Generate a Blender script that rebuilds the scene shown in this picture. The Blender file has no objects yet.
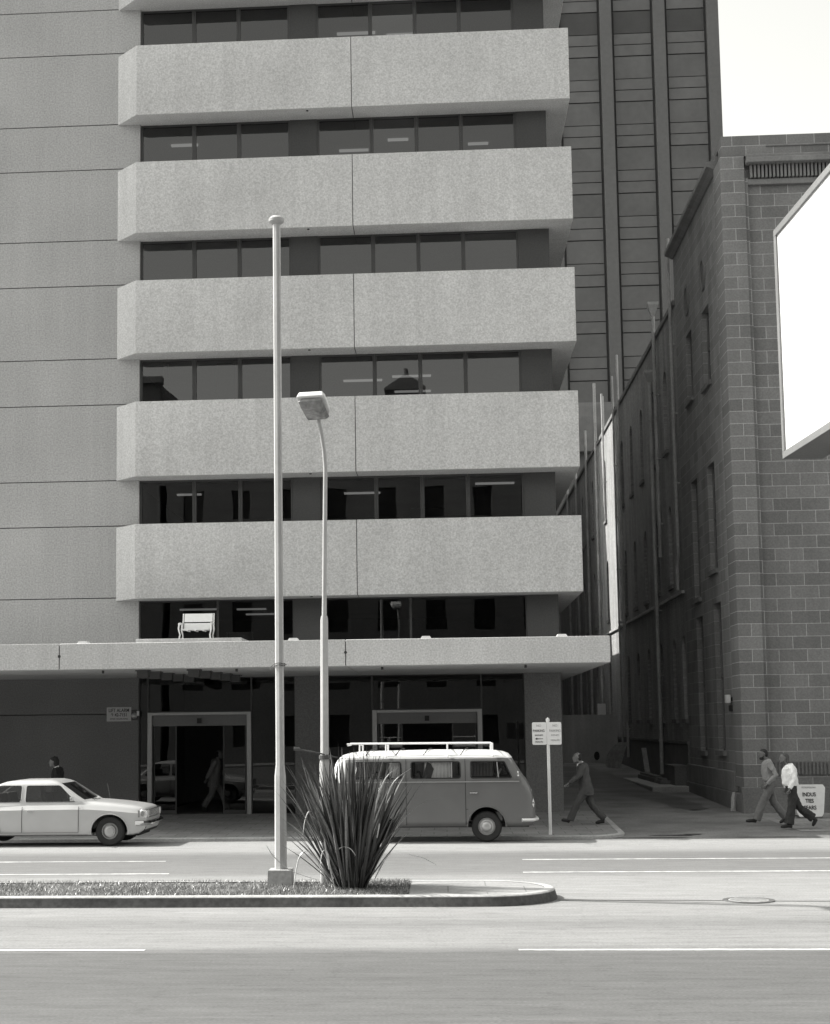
import bpy, bmesh, math, random
from math import sin, cos, pi, radians, sqrt, atan2
from mathutils import Vector, Matrix
random.seed(7)
SC = bpy.context.scene
COL = SC.collection

# ------------------------------------------------------------------ materials
def new_mat(name):
    m = bpy.data.materials.new(name); m.use_nodes = True
    nt = m.node_tree; nt.nodes.clear()
    out = nt.nodes.new('ShaderNodeOutputMaterial')
    return m, nt, out
def N(nt, t, **k):
    n = nt.nodes.new(t)
    for a, b in k.items():
        if hasattr(n, a): setattr(n, a, b)
        else: n.inputs[a.replace('_', ' ')].default_value = b
    return n
def grey(v, t=0.0): return (v, v * (1 - t * .2), v * (1 - t), 1)
def surf(name, v, rough=.8, grain=.12, gscale=25, blot=.1, bscale=.6, bump=.0, bscl=None, spec=.3, metal=0,
         stretch=(1, 1, 1), streak=0.0, coat=0):
    """grey procedural surface: fine grain x broad blotches x optional vertical streaks"""
    m, nt, out = new_mat(name)
    b = N(nt, 'ShaderNodeBsdfPrincipled'); L = nt.links
    b.inputs['Roughness'].default_value = rough
    b.inputs['Specular IOR Level'].default_value = spec
    b.inputs['Metallic'].default_value = metal
    if coat: b.inputs['Coat Weight'].default_value = coat; b.inputs['Coat Roughness'].default_value = .08
    tc = N(nt, 'ShaderNodeTexCoord'); mp = N(nt, 'ShaderNodeMapping'); mp.inputs['Scale'].default_value = stretch
    L.new(tc.outputs['Object'], mp.inputs[0])
    n1 = N(nt, 'ShaderNodeTexNoise'); n1.inputs['Scale'].default_value = gscale; n1.inputs['Detail'].default_value = 3
    n2 = N(nt, 'ShaderNodeTexNoise'); n2.inputs['Scale'].default_value = bscale; n2.inputs['Detail'].default_value = 5
    L.new(mp.outputs[0], n1.inputs['Vector']); L.new(mp.outputs[0], n2.inputs['Vector'])
    def rng(src, amp):
        r = N(nt, 'ShaderNodeMapRange'); r.inputs['From Min'].default_value = .3; r.inputs['From Max'].default_value = .7
        r.inputs['To Min'].default_value = 1 - amp; r.inputs['To Max'].default_value = 1 + amp
        L.new(src, r.inputs['Value']); return r.outputs[0]
    mul = N(nt, 'ShaderNodeMath', operation='MULTIPLY'); L.new(rng(n1.outputs[0], grain), mul.inputs[0]); L.new(rng(n2.outputs[0], blot), mul.inputs[1])
    o = mul.outputs[0]
    if streak:
        mp2 = N(nt, 'ShaderNodeMapping'); mp2.inputs['Scale'].default_value = (2.2, 2.2, .12); L.new(tc.outputs['Object'], mp2.inputs[0])
        n3 = N(nt, 'ShaderNodeTexNoise'); n3.inputs['Scale'].default_value = 1.6; n3.inputs['Detail'].default_value = 6
        L.new(mp2.outputs[0], n3.inputs['Vector'])
        mu = N(nt, 'ShaderNodeMath', operation='MULTIPLY'); L.new(o, mu.inputs[0]); L.new(rng(n3.outputs[0], streak), mu.inputs[1]); o = mu.outputs[0]
    mv = N(nt, 'ShaderNodeMath', operation='MULTIPLY'); L.new(o, mv.inputs[0]); mv.inputs[1].default_value = v
    L.new(mv.outputs[0], b.inputs['Base Color'])
    if bump:
        bp = N(nt, 'ShaderNodeBump'); bp.inputs['Strength'].default_value = bump; bp.inputs['Distance'].default_value = .01
        L.new(n1.outputs[0], bp.inputs['Height']); L.new(bp.outputs[0], b.inputs['Normal'])
    L.new(b.outputs[0], out.inputs[0]); return m

def block_mat(name, v, mort, bw, bh, axes, mw=.012, var=.25, off=(0, 0), streak=.15, bump=.4, offset=.5):
    """coursed masonry; axes 'xz', 'yz' or 'xy' choose the object plane the courses lie in"""
    m, nt, out = new_mat(name); L = nt.links
    b = N(nt, 'ShaderNodeBsdfPrincipled'); b.inputs['Roughness'].default_value = .9; b.inputs['Specular IOR Level'].default_value = .2
    tc = N(nt, 'ShaderNodeTexCoord'); sp = N(nt, 'ShaderNodeSeparateXYZ'); cb = N(nt, 'ShaderNodeCombineXYZ')
    L.new(tc.outputs['Object'], sp.inputs[0])
    for i, a in enumerate(axes):
        ad = N(nt, 'ShaderNodeMath', operation='ADD'); ad.inputs[1].default_value = off[i]
        L.new(sp.outputs['xyz'.index(a)], ad.inputs[0]); L.new(ad.outputs[0], cb.inputs[i])
    br = N(nt, 'ShaderNodeTexBrick'); br.offset = offset
    br.inputs['Scale'].default_value = 1; br.inputs['Brick Width'].default_value = bw; br.inputs['Row Height'].default_value = bh
    br.inputs['Mortar Size'].default_value = mw; br.inputs['Mortar Smooth'].default_value = .2; br.inputs['Bias'].default_value = 0
    br.inputs['Color1'].default_value = grey(v * (1 - var)); br.inputs['Color2'].default_value = grey(v * (1 + var)); br.inputs['Mortar'].default_value = grey(mort)
    L.new(cb.outputs[0], br.inputs['Vector'])
    n1 = N(nt, 'ShaderNodeTexNoise'); n1.inputs['Scale'].default_value = 22; n1.inputs['Detail'].default_value = 4
    mp2 = N(nt, 'ShaderNodeMapping'); mp2.inputs['Scale'].default_value = (1.5, 1.5, .25); L.new(tc.outputs['Object'], mp2.inputs[0])
    n2 = N(nt, 'ShaderNodeTexNoise'); n2.inputs['Scale'].default_value = .9; n2.inputs['Detail'].default_value = 6
    L.new(tc.outputs['Object'], n1.inputs['Vector']); L.new(mp2.outputs[0], n2.inputs['Vector'])
    def rng(src, amp):
        r = N(nt, 'ShaderNodeMapRange'); r.inputs['From Min'].default_value = .3; r.inputs['From Max'].default_value = .7
        r.inputs['To Min'].default_value = 1 - amp; r.inputs['To Max'].default_value = 1 + amp
        L.new(src, r.inputs['Value']); return r.outputs[0]
    mul = N(nt, 'ShaderNodeMath', operation='MULTIPLY'); L.new(rng(n1.outputs[0], .13), mul.inputs[0]); L.new(rng(n2.outputs[0], streak), mul.inputs[1])
    vm = N(nt, 'ShaderNodeVectorMath', operation='MULTIPLY'); L.new(br.outputs['Color'], vm.inputs[0]); L.new(mul.outputs[0], vm.inputs[1])
    L.new(vm.outputs[0], b.inputs['Base Color'])
    ad = N(nt, 'ShaderNodeMath', operation='MULTIPLY_ADD'); ad.inputs[1].default_value = -.6; L.new(br.outputs['Fac'], ad.inputs[0]); L.new(n1.outputs[0], ad.inputs[2])
    bp = N(nt, 'ShaderNodeBump'); bp.inputs['Strength'].default_value = bump; bp.inputs['Distance'].default_value = .012
    L.new(ad.outputs[0], bp.inputs['Height']); L.new(bp.outputs[0], b.inputs['Normal'])
    L.new(b.outputs[0], out.inputs[0]); return m

def glass_mat(name, tint=.3, ior=1.55, wav=.0, rough=.0):
    m, nt, out = new_mat(name); L = nt.links
    tr = N(nt, 'ShaderNodeBsdfTransparent'); tr.inputs[0].default_value = grey(tint)
    gl = N(nt, 'ShaderNodeBsdfGlossy'); gl.inputs['Roughness'].default_value = rough; gl.inputs[0].default_value = grey(.95)
    fr = N(nt, 'ShaderNodeFresnel'); fr.inputs[0].default_value = ior
    mx = N(nt, 'ShaderNodeMixShader')
    L.new(fr.outputs[0], mx.inputs[0]); L.new(tr.outputs[0], mx.inputs[1]); L.new(gl.outputs[0], mx.inputs[2])
    if wav:
        tc = N(nt, 'ShaderNodeTexCoord'); n = N(nt, 'ShaderNodeTexNoise'); n.inputs['Scale'].default_value = .7; n.inputs['Detail'].default_value = 1
        L.new(tc.outputs['Object'], n.inputs['Vector'])
        bp = N(nt, 'ShaderNodeBump'); bp.inputs['Strength'].default_value = wav; bp.inputs['Distance'].default_value = .02
        L.new(n.outputs[0], bp.inputs['Height']); L.new(bp.outputs[0], gl.inputs['Normal'])
    L.new(mx.outputs[0], out.inputs[0]); return m
def emit_mat(name, v):
    m, nt, out = new_mat(name); e = N(nt, 'ShaderNodeEmission'); e.inputs[0].default_value = (1, 1, .97, 1); e.inputs[1].default_value = v
    nt.links.new(e.outputs[0], out.inputs[0]); return m

def road_mat():
    """old asphalt: paler polished wheel tracks, darker oil band down each lane, fine aggregate, tar cracks"""
    m, nt, out = new_mat('old_asphalt'); L = nt.links
    b = N(nt, 'ShaderNodeBsdfPrincipled'); b.inputs['Roughness'].default_value = .8; b.inputs['Specular IOR Level'].default_value = .3
    tc = N(nt, 'ShaderNodeTexCoord'); sp = N(nt, 'ShaderNodeSeparateXYZ'); L.new(tc.outputs['Object'], sp.inputs[0])
    mp = N(nt, 'ShaderNodeMapping'); mp.inputs['Scale'].default_value = (.12, 1.3, 1); L.new(tc.outputs['Object'], mp.inputs[0])
    nw = N(nt, 'ShaderNodeTexNoise'); nw.inputs['Scale'].default_value = 1.4; nw.inputs['Detail'].default_value = 5; L.new(mp.outputs[0], nw.inputs['Vector'])
    wob = N(nt, 'ShaderNodeMath', operation='MULTIPLY_ADD'); wob.inputs[1].default_value = .55; wob.inputs[2].default_value = -.27
    L.new(nw.outputs[0], wob.inputs[0]); ad = N(nt, 'ShaderNodeMath', operation='ADD'); L.new(wob.outputs[0], ad.inputs[0]); L.new(sp.outputs[1], ad.inputs[1])
    mr = N(nt, 'ShaderNodeMapRange'); mr.inputs['From Min'].default_value = 0; mr.inputs['From Max'].default_value = 40; L.new(ad.outputs[0], mr.inputs[0])
    cr = N(nt, 'ShaderNodeValToRGB'); L.new(mr.outputs[0], cr.inputs[0])
    stops = ROAD_STOPS
    el = cr.color_ramp.elements
    el[0].position = stops[0][0] / 40; el[0].color = grey(stops[0][1])
    el[1].position = stops[-1][0] / 40; el[1].color = grey(stops[-1][1])
    for y, v in stops[1:-1]:
        e = el.new(y / 40); e.color = grey(v)
    mp3 = N(nt, 'ShaderNodeMapping'); mp3.inputs['Scale'].default_value = (1, 2.5, 1); L.new(tc.outputs['Object'], mp3.inputs[0])
    n1 = N(nt, 'ShaderNodeTexNoise'); n1.inputs['Scale'].default_value = 30; n1.inputs['Detail'].default_value = 4; L.new(mp3.outputs[0], n1.inputs['Vector'])
    mp4 = N(nt, 'ShaderNodeMapping'); mp4.inputs['Scale'].default_value = (.5, 3.2, 1); L.new(tc.outputs['Object'], mp4.inputs[0])
    n2 = N(nt, 'ShaderNodeTexNoise'); n2.inputs['Scale'].default_value = 1.6; n2.inputs['Detail'].default_value = 9; n2.inputs['Roughness'].default_value = .65; L.new(mp4.outputs[0], n2.inputs['Vector'])
    def rng(src, lo, hi, a=.3, c=.7):
        r = N(nt, 'ShaderNodeMapRange'); r.inputs['From Min'].default_value = a; r.inputs['From Max'].default_value = c
        r.inputs['To Min'].default_value = lo; r.inputs['To Max'].default_value = hi; L.new(src, r.inputs['Value']); return r.outputs[0]
    m1 = N(nt, 'ShaderNodeMath', operation='MULTIPLY'); L.new(rng(n1.outputs[0], .76, 1.24), m1.inputs[0]); L.new(rng(n2.outputs[0], .84, 1.13), m1.inputs[1])
    mp6 = N(nt, 'ShaderNodeMapping'); mp6.inputs['Scale'].default_value = (.22, 7, 1); L.new(tc.outputs['Object'], mp6.inputs[0])
    n6 = N(nt, 'ShaderNodeTexNoise'); n6.inputs['Scale'].default_value = 1.1; n6.inputs['Detail'].default_value = 8; n6.inputs['Roughness'].default_value = .7; L.new(mp6.outputs[0], n6.inputs['Vector'])
    mp7 = N(nt, 'ShaderNodeMapping'); mp7.inputs['Scale'].default_value = (.7, 2.2, 1); L.new(tc.outputs['Object'], mp7.inputs[0])
    n7 = N(nt, 'ShaderNodeTexNoise'); n7.inputs['Scale'].default_value = 4; n7.inputs['Detail'].default_value = 6; n7.inputs['Roughness'].default_value = .75; L.new(mp7.outputs[0], n7.inputs['Vector'])
    mA = N(nt, 'ShaderNodeMath', operation='MULTIPLY'); L.new(rng(n6.outputs[0], .90, 1.08), mA.inputs[0]); L.new(rng(n7.outputs[0], .80, 1.03, .34, .48), mA.inputs[1])
    mB = N(nt, 'ShaderNodeMath', operation='MULTIPLY'); L.new(m1.outputs[0], mB.inputs[0]); L.new(mA.outputs[0], mB.inputs[1]); m1 = mB
    # sparse cracks
    vo = N(nt, 'ShaderNodeTexVoronoi', feature='DISTANCE_TO_EDGE'); vo.inputs['Scale'].default_value = .55
    n5 = N(nt, 'ShaderNodeTexNoise'); n5.inputs['Scale'].default_value = 3; n5.inputs['Detail'].default_value = 5; L.new(tc.outputs['Object'], n5.inputs['Vector'])
    va = N(nt, 'ShaderNodeVectorMath', operation='MULTIPLY_ADD'); va.inputs[1].default_value = (.35, .35, .35); L.new(n5.outputs['Color'], va.inputs[0]); L.new(tc.outputs['Object'], va.inputs[2])
    L.new(va.outputs[0], vo.inputs['Vector'])
    ck = N(nt, 'ShaderNodeMapRange'); ck.inputs['From Min'].default_value = .002; ck.inputs['From Max'].default_value = .012
    ck.inputs['To Min'].default_value = .93; ck.inputs['To Max'].default_value = 1; L.new(vo.outputs['Distance'], ck.inputs[0])
    m2 = N(nt, 'ShaderNodeMath', operation='MULTIPLY'); L.new(m1.outputs[0], m2.inputs[0]); L.new(ck.outputs[0], m2.inputs[1])
    vm = N(nt, 'ShaderNodeVectorMath', operation='MULTIPLY'); L.new(cr.outputs[0], vm.inputs[0]); L.new(m2.outputs[0], vm.inputs[1])
    L.new(vm.outputs[0], b.inputs['Base Color'])
    bp = N(nt, 'ShaderNodeBump'); bp.inputs['Strength'].default_value = .35; bp.inputs['Distance'].default_value = .01
    L.new(n1.outputs[0], bp.inputs['Height']); L.new(bp.outputs[0], b.inputs['Normal'])
    L.new(b.outputs[0], out.inputs[0]); return m
ROAD_STOPS = [(0, .12), (12, .115), (15.3, .10), (16.9, .11), (17.5, .21), (18.6, .21), (19.3, .17), (20.2, .225), (23.2, .25), (25.2, .23),
              (26.0, .16), (28.1, .15), (28.9, .14), (29.6, .15), (30.6, .25), (32.6, .27), (33.6, .2)]

M = {}
M['concrete'] = surf('exposed_aggregate_concrete', .51, .9, .2, 25, .045, .9, bump=.5, streak=.05)
M['concrete_wall'] = surf('aggregate_wall_panel', .39, .9, .2, 22, .07, .4, bump=.4, streak=.035)
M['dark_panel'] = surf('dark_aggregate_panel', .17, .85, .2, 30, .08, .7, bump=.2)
M['dark_upper'] = surf('bronze_column_panel', .075, .8, .12, 24, .08, .7)
M['soffit'] = surf('canopy_concrete', .40, .9, .1, 30, .05, .8)
M['joint'] = surf('sealant_joint', .05, .8)
M['frame'] = surf('bronze_window_frame', .05, .45, .05, 10, .05, spec=.5)
M['alu'] = surf('satin_aluminium', .38, .4, .04, 20, .05, metal=.6)
M['glass'] = glass_mat('office_glass', .3, 1.85, .12)
M['glass_low'] = glass_mat('shopfront_glass', .2, 1.55, .1)
M['glass_car'] = glass_mat('vehicle_glass', .7, 1.5)
M['dark_pane'] = surf('old_window_pane', .03, .15, .1, 5, .2, spec=.5)
M['interior'] = surf('office_interior', .16, .9)
M['ceil'] = surf('office_ceiling', .5, .9)
M['tube'] = emit_mat('fluorescent_tube', .22)
M['stone_front'] = block_mat('ashlar_front', .19, .38, .76, .346, 'xz', .010, .16, off=(.12, .05), streak=.12)
M['stone_side'] = block_mat('ashlar_side', .25, .4, .76, .346, 'yz', .008, .14, off=(.3, .05), streak=.15)
M['stone_plain'] = surf('dressed_stone', .2, .9, .1, 20, .12, 1.2, bump=.3, streak=.1)
M['stone_dark'] = surf('dark_plinth_stone', .17, .9, .15, 20, .15, 1.2, bump=.3)
M['brick_side'] = block_mat('painted_brick', .33, .28, .24, .086, 'yz', .008, .12, streak=.25)
M['brick_red'] = block_mat('far_brick', .2, .25, .24, .086, 'xz', .008, .12, streak=.25)
M['render_far'] = surf('pale_render', .4, .9, .08, 8, .1, .8, streak=.15)
M['pipe'] = surf('painted_pipe', .42, .6, .1, 12, .2, 1.5)
M['pipe_pale'] = surf('galvanised_pipe', .42, .5, .1, 12, .15, 1.5)
M['tower_pier'] = surf('tower_pier_concrete', .125, .85, .06, 3, .05, .2)
M['tower_panel'] = surf('tower_spandrel', .12, .6, .08, 1.5, .13, .12, spec=.4)
M['tower_dark'] = surf('tower_joint', .07, .8)
M['tower_glass'] = surf('tower_blind_glass', .09, .35, .06, 2, .2, .25, spec=.5)
M['asphalt'] = road_mat()
M['alley'] = surf('alley_asphalt', .19, .85, .2, 22, .28, .8, bump=.3)
M['patch'] = surf('tar_patch', .05, .8, .2, 20)
M['paver'] = block_mat('footpath_slabs', .25, .15, .6, .6, 'xy', .012, .08, streak=.15, bump=.2)
M['kerb'] = surf('kerb_concrete', .38, .9, .15, 20, .15, 1.5, bump=.3)
M['paving'] = block_mat('median_slabs', .29, .2, 1.1, .8, 'xy', .012, .04, streak=.1, bump=.15)
M['soil'] = surf('dry_soil', .13, .95, .3, 18, .3, 2, bump=.6)
M['grass'] = surf('dry_grass', .16, .8, .3, 8, .3, 1)
M['line'] = surf('road_paint', .55, .7, .3, 9, .3, 2)
M['white'] = surf('white_enamel', .78, .4, .03, 8, .04, spec=.5)
M['whitematt'] = surf('white_painted_metal', .72, .55, .05, 8, .05)
M['ink'] = surf('sign_black', .03, .6)
M['ink_grey'] = surf('sign_faded', .4, .6)
M['polepaint'] = surf('pole_paint', .44, .5, .05, 14, .1, 1.2, spec=.4, streak=.08)
M['polegrey'] = surf('galvanised_pole', .5, .5, .06, 14, .12, 1.2, spec=.4)
M['rust'] = surf('iron_dark', .1, .7, .2, 12, .2)
M['van_paint'] = surf('van_paint', .13, .35, .02, 5, .06, 1.5, spec=.5, coat=.4)
M['van_white'] = surf('van_white_paint', .74, .35, .02, 5, .04, 1.5, spec=.5, coat=.3)
M['car_paint'] = surf('car_cream_paint', .47, .3, .02, 5, .03, 1.5, spec=.5, coat=.5)
M['chrome'] = surf('chrome', .75, .15, .02, 5, .05, metal=1)
M['rubber'] = surf('tyre_rubber', .028, .8, .1, 20)
M['trim'] = surf('window_rubber', .025, .6)
M['seat'] = surf('seat_vinyl', .07, .6)
M['curtain'] = surf('pale_backing', .75, .9, .05, 20, .05)
M['pipe_dull'] = surf('dull_header_metal', .17, .5, .05, 20, .08)
M['hub'] = surf('steel_hub', .45, .35, .05, 9, .1, metal=.6)
M['lens'] = surf('lamp_lens', .55, .15, .05, 30, .1, spec=.6)
M['lens_amber'] = surf('indicator_lens', .25, .2, .05, 30, .1, spec=.6)
M['lens_lamp'] = surf('prismatic_lens', .2, .2, .25, 14, .35, 6, spec=.7)
M['signframe'] = surf('sign_frame_metal', .2, .5)
M['timber'] = surf('old_timber', .35, .85, .2, 12, .2, 2)
M['timber_pale'] = surf('white_timber', .45, .85, .2, 12, .15, 2)
M['fence'] = surf('painted_hoarding', .42, .85, .08, 12, .12, .7, streak=.1)
M['lobby_floor'] = surf('lobby_floor', .25, .3)
M['skin'] = surf('skin', .22, .6, .04, 30, .05)
M['skin_dark'] = surf('skin_tanned', .15, .6, .04, 30, .05)
M['hair'] = surf('dark_hair', .03, .7, .3, 40)
M['hair_mid'] = surf('brown_hair', .075, .7, .3, 40)
M['hair_pale'] = surf('thin_grey_hair', .3, .7, .2, 40)
M['suit'] = surf('grey_suit_cloth', .085, .9, .08, 60, .1, 3)
M['suit_dark'] = surf('black_suit_cloth', .025, .9, .08, 60, .1, 3)
M['shirt_white'] = surf('white_shirt_cloth', .85, .85, .03, 30, .04, 4)
M['shirt_grey'] = surf('grey_shirt_cloth', .27, .9, .06, 40, .1, 3)
M['trousers_grey'] = surf('grey_trouser_cloth', .175, .9, .06, 40, .12, 3)
M['trousers_dark'] = surf('dark_trouser_cloth', .045, .9, .06, 40, .12, 3)
M['shoe'] = surf('black_leather', .02, .35, .05, 10, spec=.5)
def leaf_mat(name, v0, v1):
    m, nt, out = new_mat(name); L = nt.links
    b = N(nt, 'ShaderNodeBsdfPrincipled'); b.inputs['Roughness'].default_value = .32; b.inputs['Specular IOR Level'].default_value = .6
    g = N(nt, 'ShaderNodeNewGeometry'); cr = N(nt, 'ShaderNodeMapRange'); cr.inputs['To Min'].default_value = v0; cr.inputs['To Max'].default_value = v1
    pw = N(nt, 'ShaderNodeMath', operation='POWER'); pw.inputs[1].default_value = 2.2; L.new(g.outputs['Random Per Island'], pw.inputs[0]); L.new(pw.outputs[0], cr.inputs[0])
    tc = N(nt, 'ShaderNodeTexCoord'); mp = N(nt, 'ShaderNodeMapping'); mp.inputs['Scale'].default_value = (30, 30, 2); L.new(tc.outputs['Object'], mp.inputs[0])
    n = N(nt, 'ShaderNodeTexNoise'); n.inputs['Scale'].default_value = 2; L.new(mp.outputs[0], n.inputs['Vector'])
    ma = N(nt, 'ShaderNodeMath', operation='MULTIPLY'); L.new(cr.outputs[0], ma.inputs[0])
    r = N(nt, 'ShaderNodeMapRange'); r.inputs['From Min'].default_value = .3; r.inputs['From Max'].default_value = .7; r.inputs['To Min'].default_value = .7; r.inputs['To Max'].default_value = 1.3
    L.new(n.outputs[0], r.inputs[0]); L.new(r.outputs[0], ma.inputs[1]); L.new(ma.outputs[0], b.inputs['Base Color'])
    L.new(b.outputs[0], out.inputs[0]); return m
M['flax'] = leaf_mat('flax_leaf', .022, .22)
M['flax_dead'] = leaf_mat('flax_dry_leaf', .4, .6)
M['grassblade'] = leaf_mat('grass_blade', .14, .5)

# ------------------------------------------------------------------ mesh building
class MB:
    def __init__(s): s.v = []; s.f = []; s.mi = []
    def add(s, vs, fs, mi=0):
        o = len(s.v); s.v += [tuple(p) for p in vs]; s.f += [[i + o for i in f] for f in fs]; s.mi += [mi] * len(fs); return s
    def box(s, x0, x1, y0, y1, z0, z1, mi=0):
        x0, x1 = min(x0, x1), max(x0, x1); y0, y1 = min(y0, y1), max(y0, y1); z0, z1 = min(z0, z1), max(z0, z1)
        v = [(x, y, z) for z in (z0, z1) for y in (y0, y1) for x in (x0, x1)]
        return s.add(v, [(0, 2, 3, 1), (4, 5, 7, 6), (0, 1, 5, 4), (2, 6, 7, 3), (0, 4, 6, 2), (1, 3, 7, 5)], mi)
    def quad(s, a, b, c, d, mi=0): return s.add([a, b, c, d], [(0, 1, 2, 3)], mi)
    def prism(s, pts, fn, a, b, mi=0):
        """extrude a 2-D outline; fn(u, v, w) maps to xyz, w runs a..b"""
        n = len(pts); v = [fn(p[0], p[1], a) for p in pts] + [fn(p[0], p[1], b) for p in pts]
        f = [tuple(range(n))[::-1], tuple(range(n, 2 * n))] + [(i, (i + 1) % n, n + (i + 1) % n, n + i) for i in range(n)]
        return s.add(v, f, mi)
    def rings(s, rings, cap=True, mi=0, closed=True):
        n = len(rings[0]); o = []; f = []
        for r in rings: o += r
        for k in range(len(rings) - 1):
            for i in range(n if closed else n - 1):
                j = (i + 1) % n; f.append((k * n + i, k * n + j, (k + 1) * n + j, (k + 1) * n + i))
        if cap: f.append(tuple(range(n))[::-1]); f.append(tuple(range((len(rings) - 1) * n, len(rings) * n)))
        return s.add(o, f, mi)
    def tube(s, pts, rad, n=10, cap=True, mi=0, flat=1.0, up=None):
        pts = [Vector(p) for p in pts]
        if not hasattr(rad, '__len__'): rad = [rad] * len(pts)
        R = []; pu = None
        for i, p in enumerate(pts):
            t = (pts[min(i + 1, len(pts) - 1)] - pts[max(i - 1, 0)]).normalized()
            if pu is None:
                ref = Vector(up) if up else (Vector((0, 0, 1)) if abs(t.z) < .9 else Vector((0, 1, 0)))
                a = t.cross(ref).normalized()
            else:
                a = (pu - t * pu.dot(t)).normalized()
            pu = a; b = t.cross(a)
            R.append([p + (a * cos(2 * pi * k / n) + b * sin(2 * pi * k / n) * flat) * rad[i] for k in range(n)])
        return s.rings(R, cap, mi)
    def ell(s, secs, n=16, mi=0):
        """stack of elliptical sections (cx, cy, cz, ax, ay)"""
        return s.rings([[(c[0] + c[3] * cos(2 * pi * k / n), c[1] + c[4] * sin(2 * pi * k / n), c[2]) for k in range(n)] for c in secs], True, mi)
    def cyl(s, c, axis, r, h, n=20, mi=0, r2=None):
        c = Vector(c); ax = Vector(axis).normalized(); return s.tube([c, c + ax * h], [r, r if r2 is None else r2], n, True, mi)

def smooth(me, ang=35):
    for p in me.polygons: p.use_smooth = True
    try: me.set_sharp_from_angle(angle=radians(ang))
    except Exception: pass

def worldloc(o):
    v = Vector((0, 0, 0))
    while o is not None: v = v + Vector(o.location); o = o.parent
    return v
def link(name, mb, mat, parent=None, sm=None, world=True, bevel=0, kind=None, seg=2):
    me = bpy.data.meshes.new(name)
    off = worldloc(parent) if (parent is not None and world) else Vector((0, 0, 0))
    me.from_pydata([tuple(Vector(v) - off) for v in mb.v], [], mb.f)
    mats = mat if isinstance(mat, (list, tuple)) else [mat]
    for m in mats: me.materials.append(m)
    if len(mats) > 1: me.polygons.foreach_set('material_index', mb.mi)
    bm = bmesh.new(); bm.from_mesh(me); bmesh.ops.recalc_face_normals(bm, faces=bm.faces); bm.to_mesh(me); bm.free()
    if sm: smooth(me, sm)
    o = bpy.data.objects.new(name, me); COL.objects.link(o)
    if parent is not None: o.parent = parent
    if bevel:
        md = o.modifiers.new('Bevel', 'BEVEL'); md.width = bevel; md.segments = seg; md.limit_method = 'ANGLE'; md.angle_limit = radians(40)
        smooth(me, 60)
    if kind: o['kind'] = kind
    return o
def origin_to(o, p):
    """move an unparented mesh's origin to p, keeping the shape in place"""
    o.data.transform(Matrix.Translation(-Vector(p))); o.location = p; return o
def thing(name, label, cat, loc=(0, 0, 0), group=None):
    o = bpy.data.objects.new(name, None); COL.objects.link(o); o.location = loc; o.empty_display_size = .2
    return tag(o, label, cat, group)
def tag(o, label, cat, group=None):
    o['label'] = label; o['category'] = cat
    if group: o['group'] = group
    return o
def bake(o):
    """apply an object's modifiers without operators"""
    dg = bpy.context.evaluated_depsgraph_get(); dg.update()
    me = bpy.data.meshes.new_from_object(o.evaluated_get(dg)); o.modifiers.clear(); o.data = me; return o
def copy_tree(o, parent=None):
    c = o.copy(); COL.objects.link(c); c.parent = parent
    for ch in list(o.children): copy_tree(ch, c)
    return c
def text(name, body, size, mat, parent, loc, rot=(pi / 2, 0, 0), align='CENTER', ext=.002, sx=1.0, bold=0):
    cu = bpy.data.curves.new(name, 'FONT'); cu.body = body; cu.size = size; cu.extrude = ext; cu.align_x = align; cu.align_y = 'CENTER'; cu.offset = bold
    t = bpy.data.objects.new(name, cu); COL.objects.link(t)
    dg = bpy.context.evaluated_depsgraph_get(); dg.update()
    me = bpy.data.meshes.new_from_object(t.evaluated_get(dg)); bpy.data.objects.remove(t)
    me.materials.clear(); me.materials.append(mat)
    me.transform(Matrix.Translation(Vector(loc) - worldloc(parent)) @ (Matrix.Rotation(rot[2], 4, 'Z') @ Matrix.Rotation(rot[0], 4, 'X')) @ Matrix.Diagonal((sx, 1, 1, 1)))
    o = bpy.data.objects.new(name, me); COL.objects.link(o); o.parent = parent; return o

# ------------------------------------------------------------------ ground
def struct(name, mb, mat, parent=None, **k): return link(name, mb, mat, parent, kind='structure', **k)
g = MB(); g.quad((-900, -900, -.35), (900, -900, -.35), (900, 1500, -.35), (-900, 1500, -.35)); struct('ground', g, M['alley'])
KY = 34.15                                    # far kerb line
rd = MB()
prof = [(-9, 0), (12, 0), (20, 0), (30, 0), (33.2, -.01), (33.55, -.04)]
for i in range(len(prof) - 1):
    (a, za), (b, zb) = prof[i], prof[i + 1]
    rd.quad((-120, a, za), (120, a, za), (120, b, zb), (-120, b, zb))
road = struct('road', rd, M['asphalt'])
gt = MB(); gt.quad((-120, 33.55, -.04), (120, 33.55, -.04), (120, 34.02, -.10), (-120, 34.02, -.10))
gt.quad((-120, 34.02, -.10), (120, 34.02, -.10), (120, KY + .02, -.085), (-120, KY + .02, -.085))
struct('gutter', gt, M['kerb'])
M['kerb_dark'] = surf('dark_kerb_face', .10, .9, .25, 14, .25, 1.5, bump=.3)  # median kerb side face, a darker tone than the kerb top
CX0 = 3.1                                     # where the kerb starts turning into the lane
def corner_pts(off, n=10):
    """footpath outline: along the kerb, quarter round, then the long return down the lane"""
    R = .95 - off; c = (CX0, KY + .95)
    return [(c[0] + R * cos(t), c[1] + R * sin(t)) for t in [(-pi / 2) + (pi / 2) * k / n for k in range(n + 1)]]
kb = MB()
out_ = [(-60, KY)] + corner_pts(0) + [(4.22, 41.3)]; inn = [(-60, KY + .15)] + corner_pts(.15) + [(4.07, 41.3)]
def fz(y): return max(0, (y - KY)) * .0136
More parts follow.
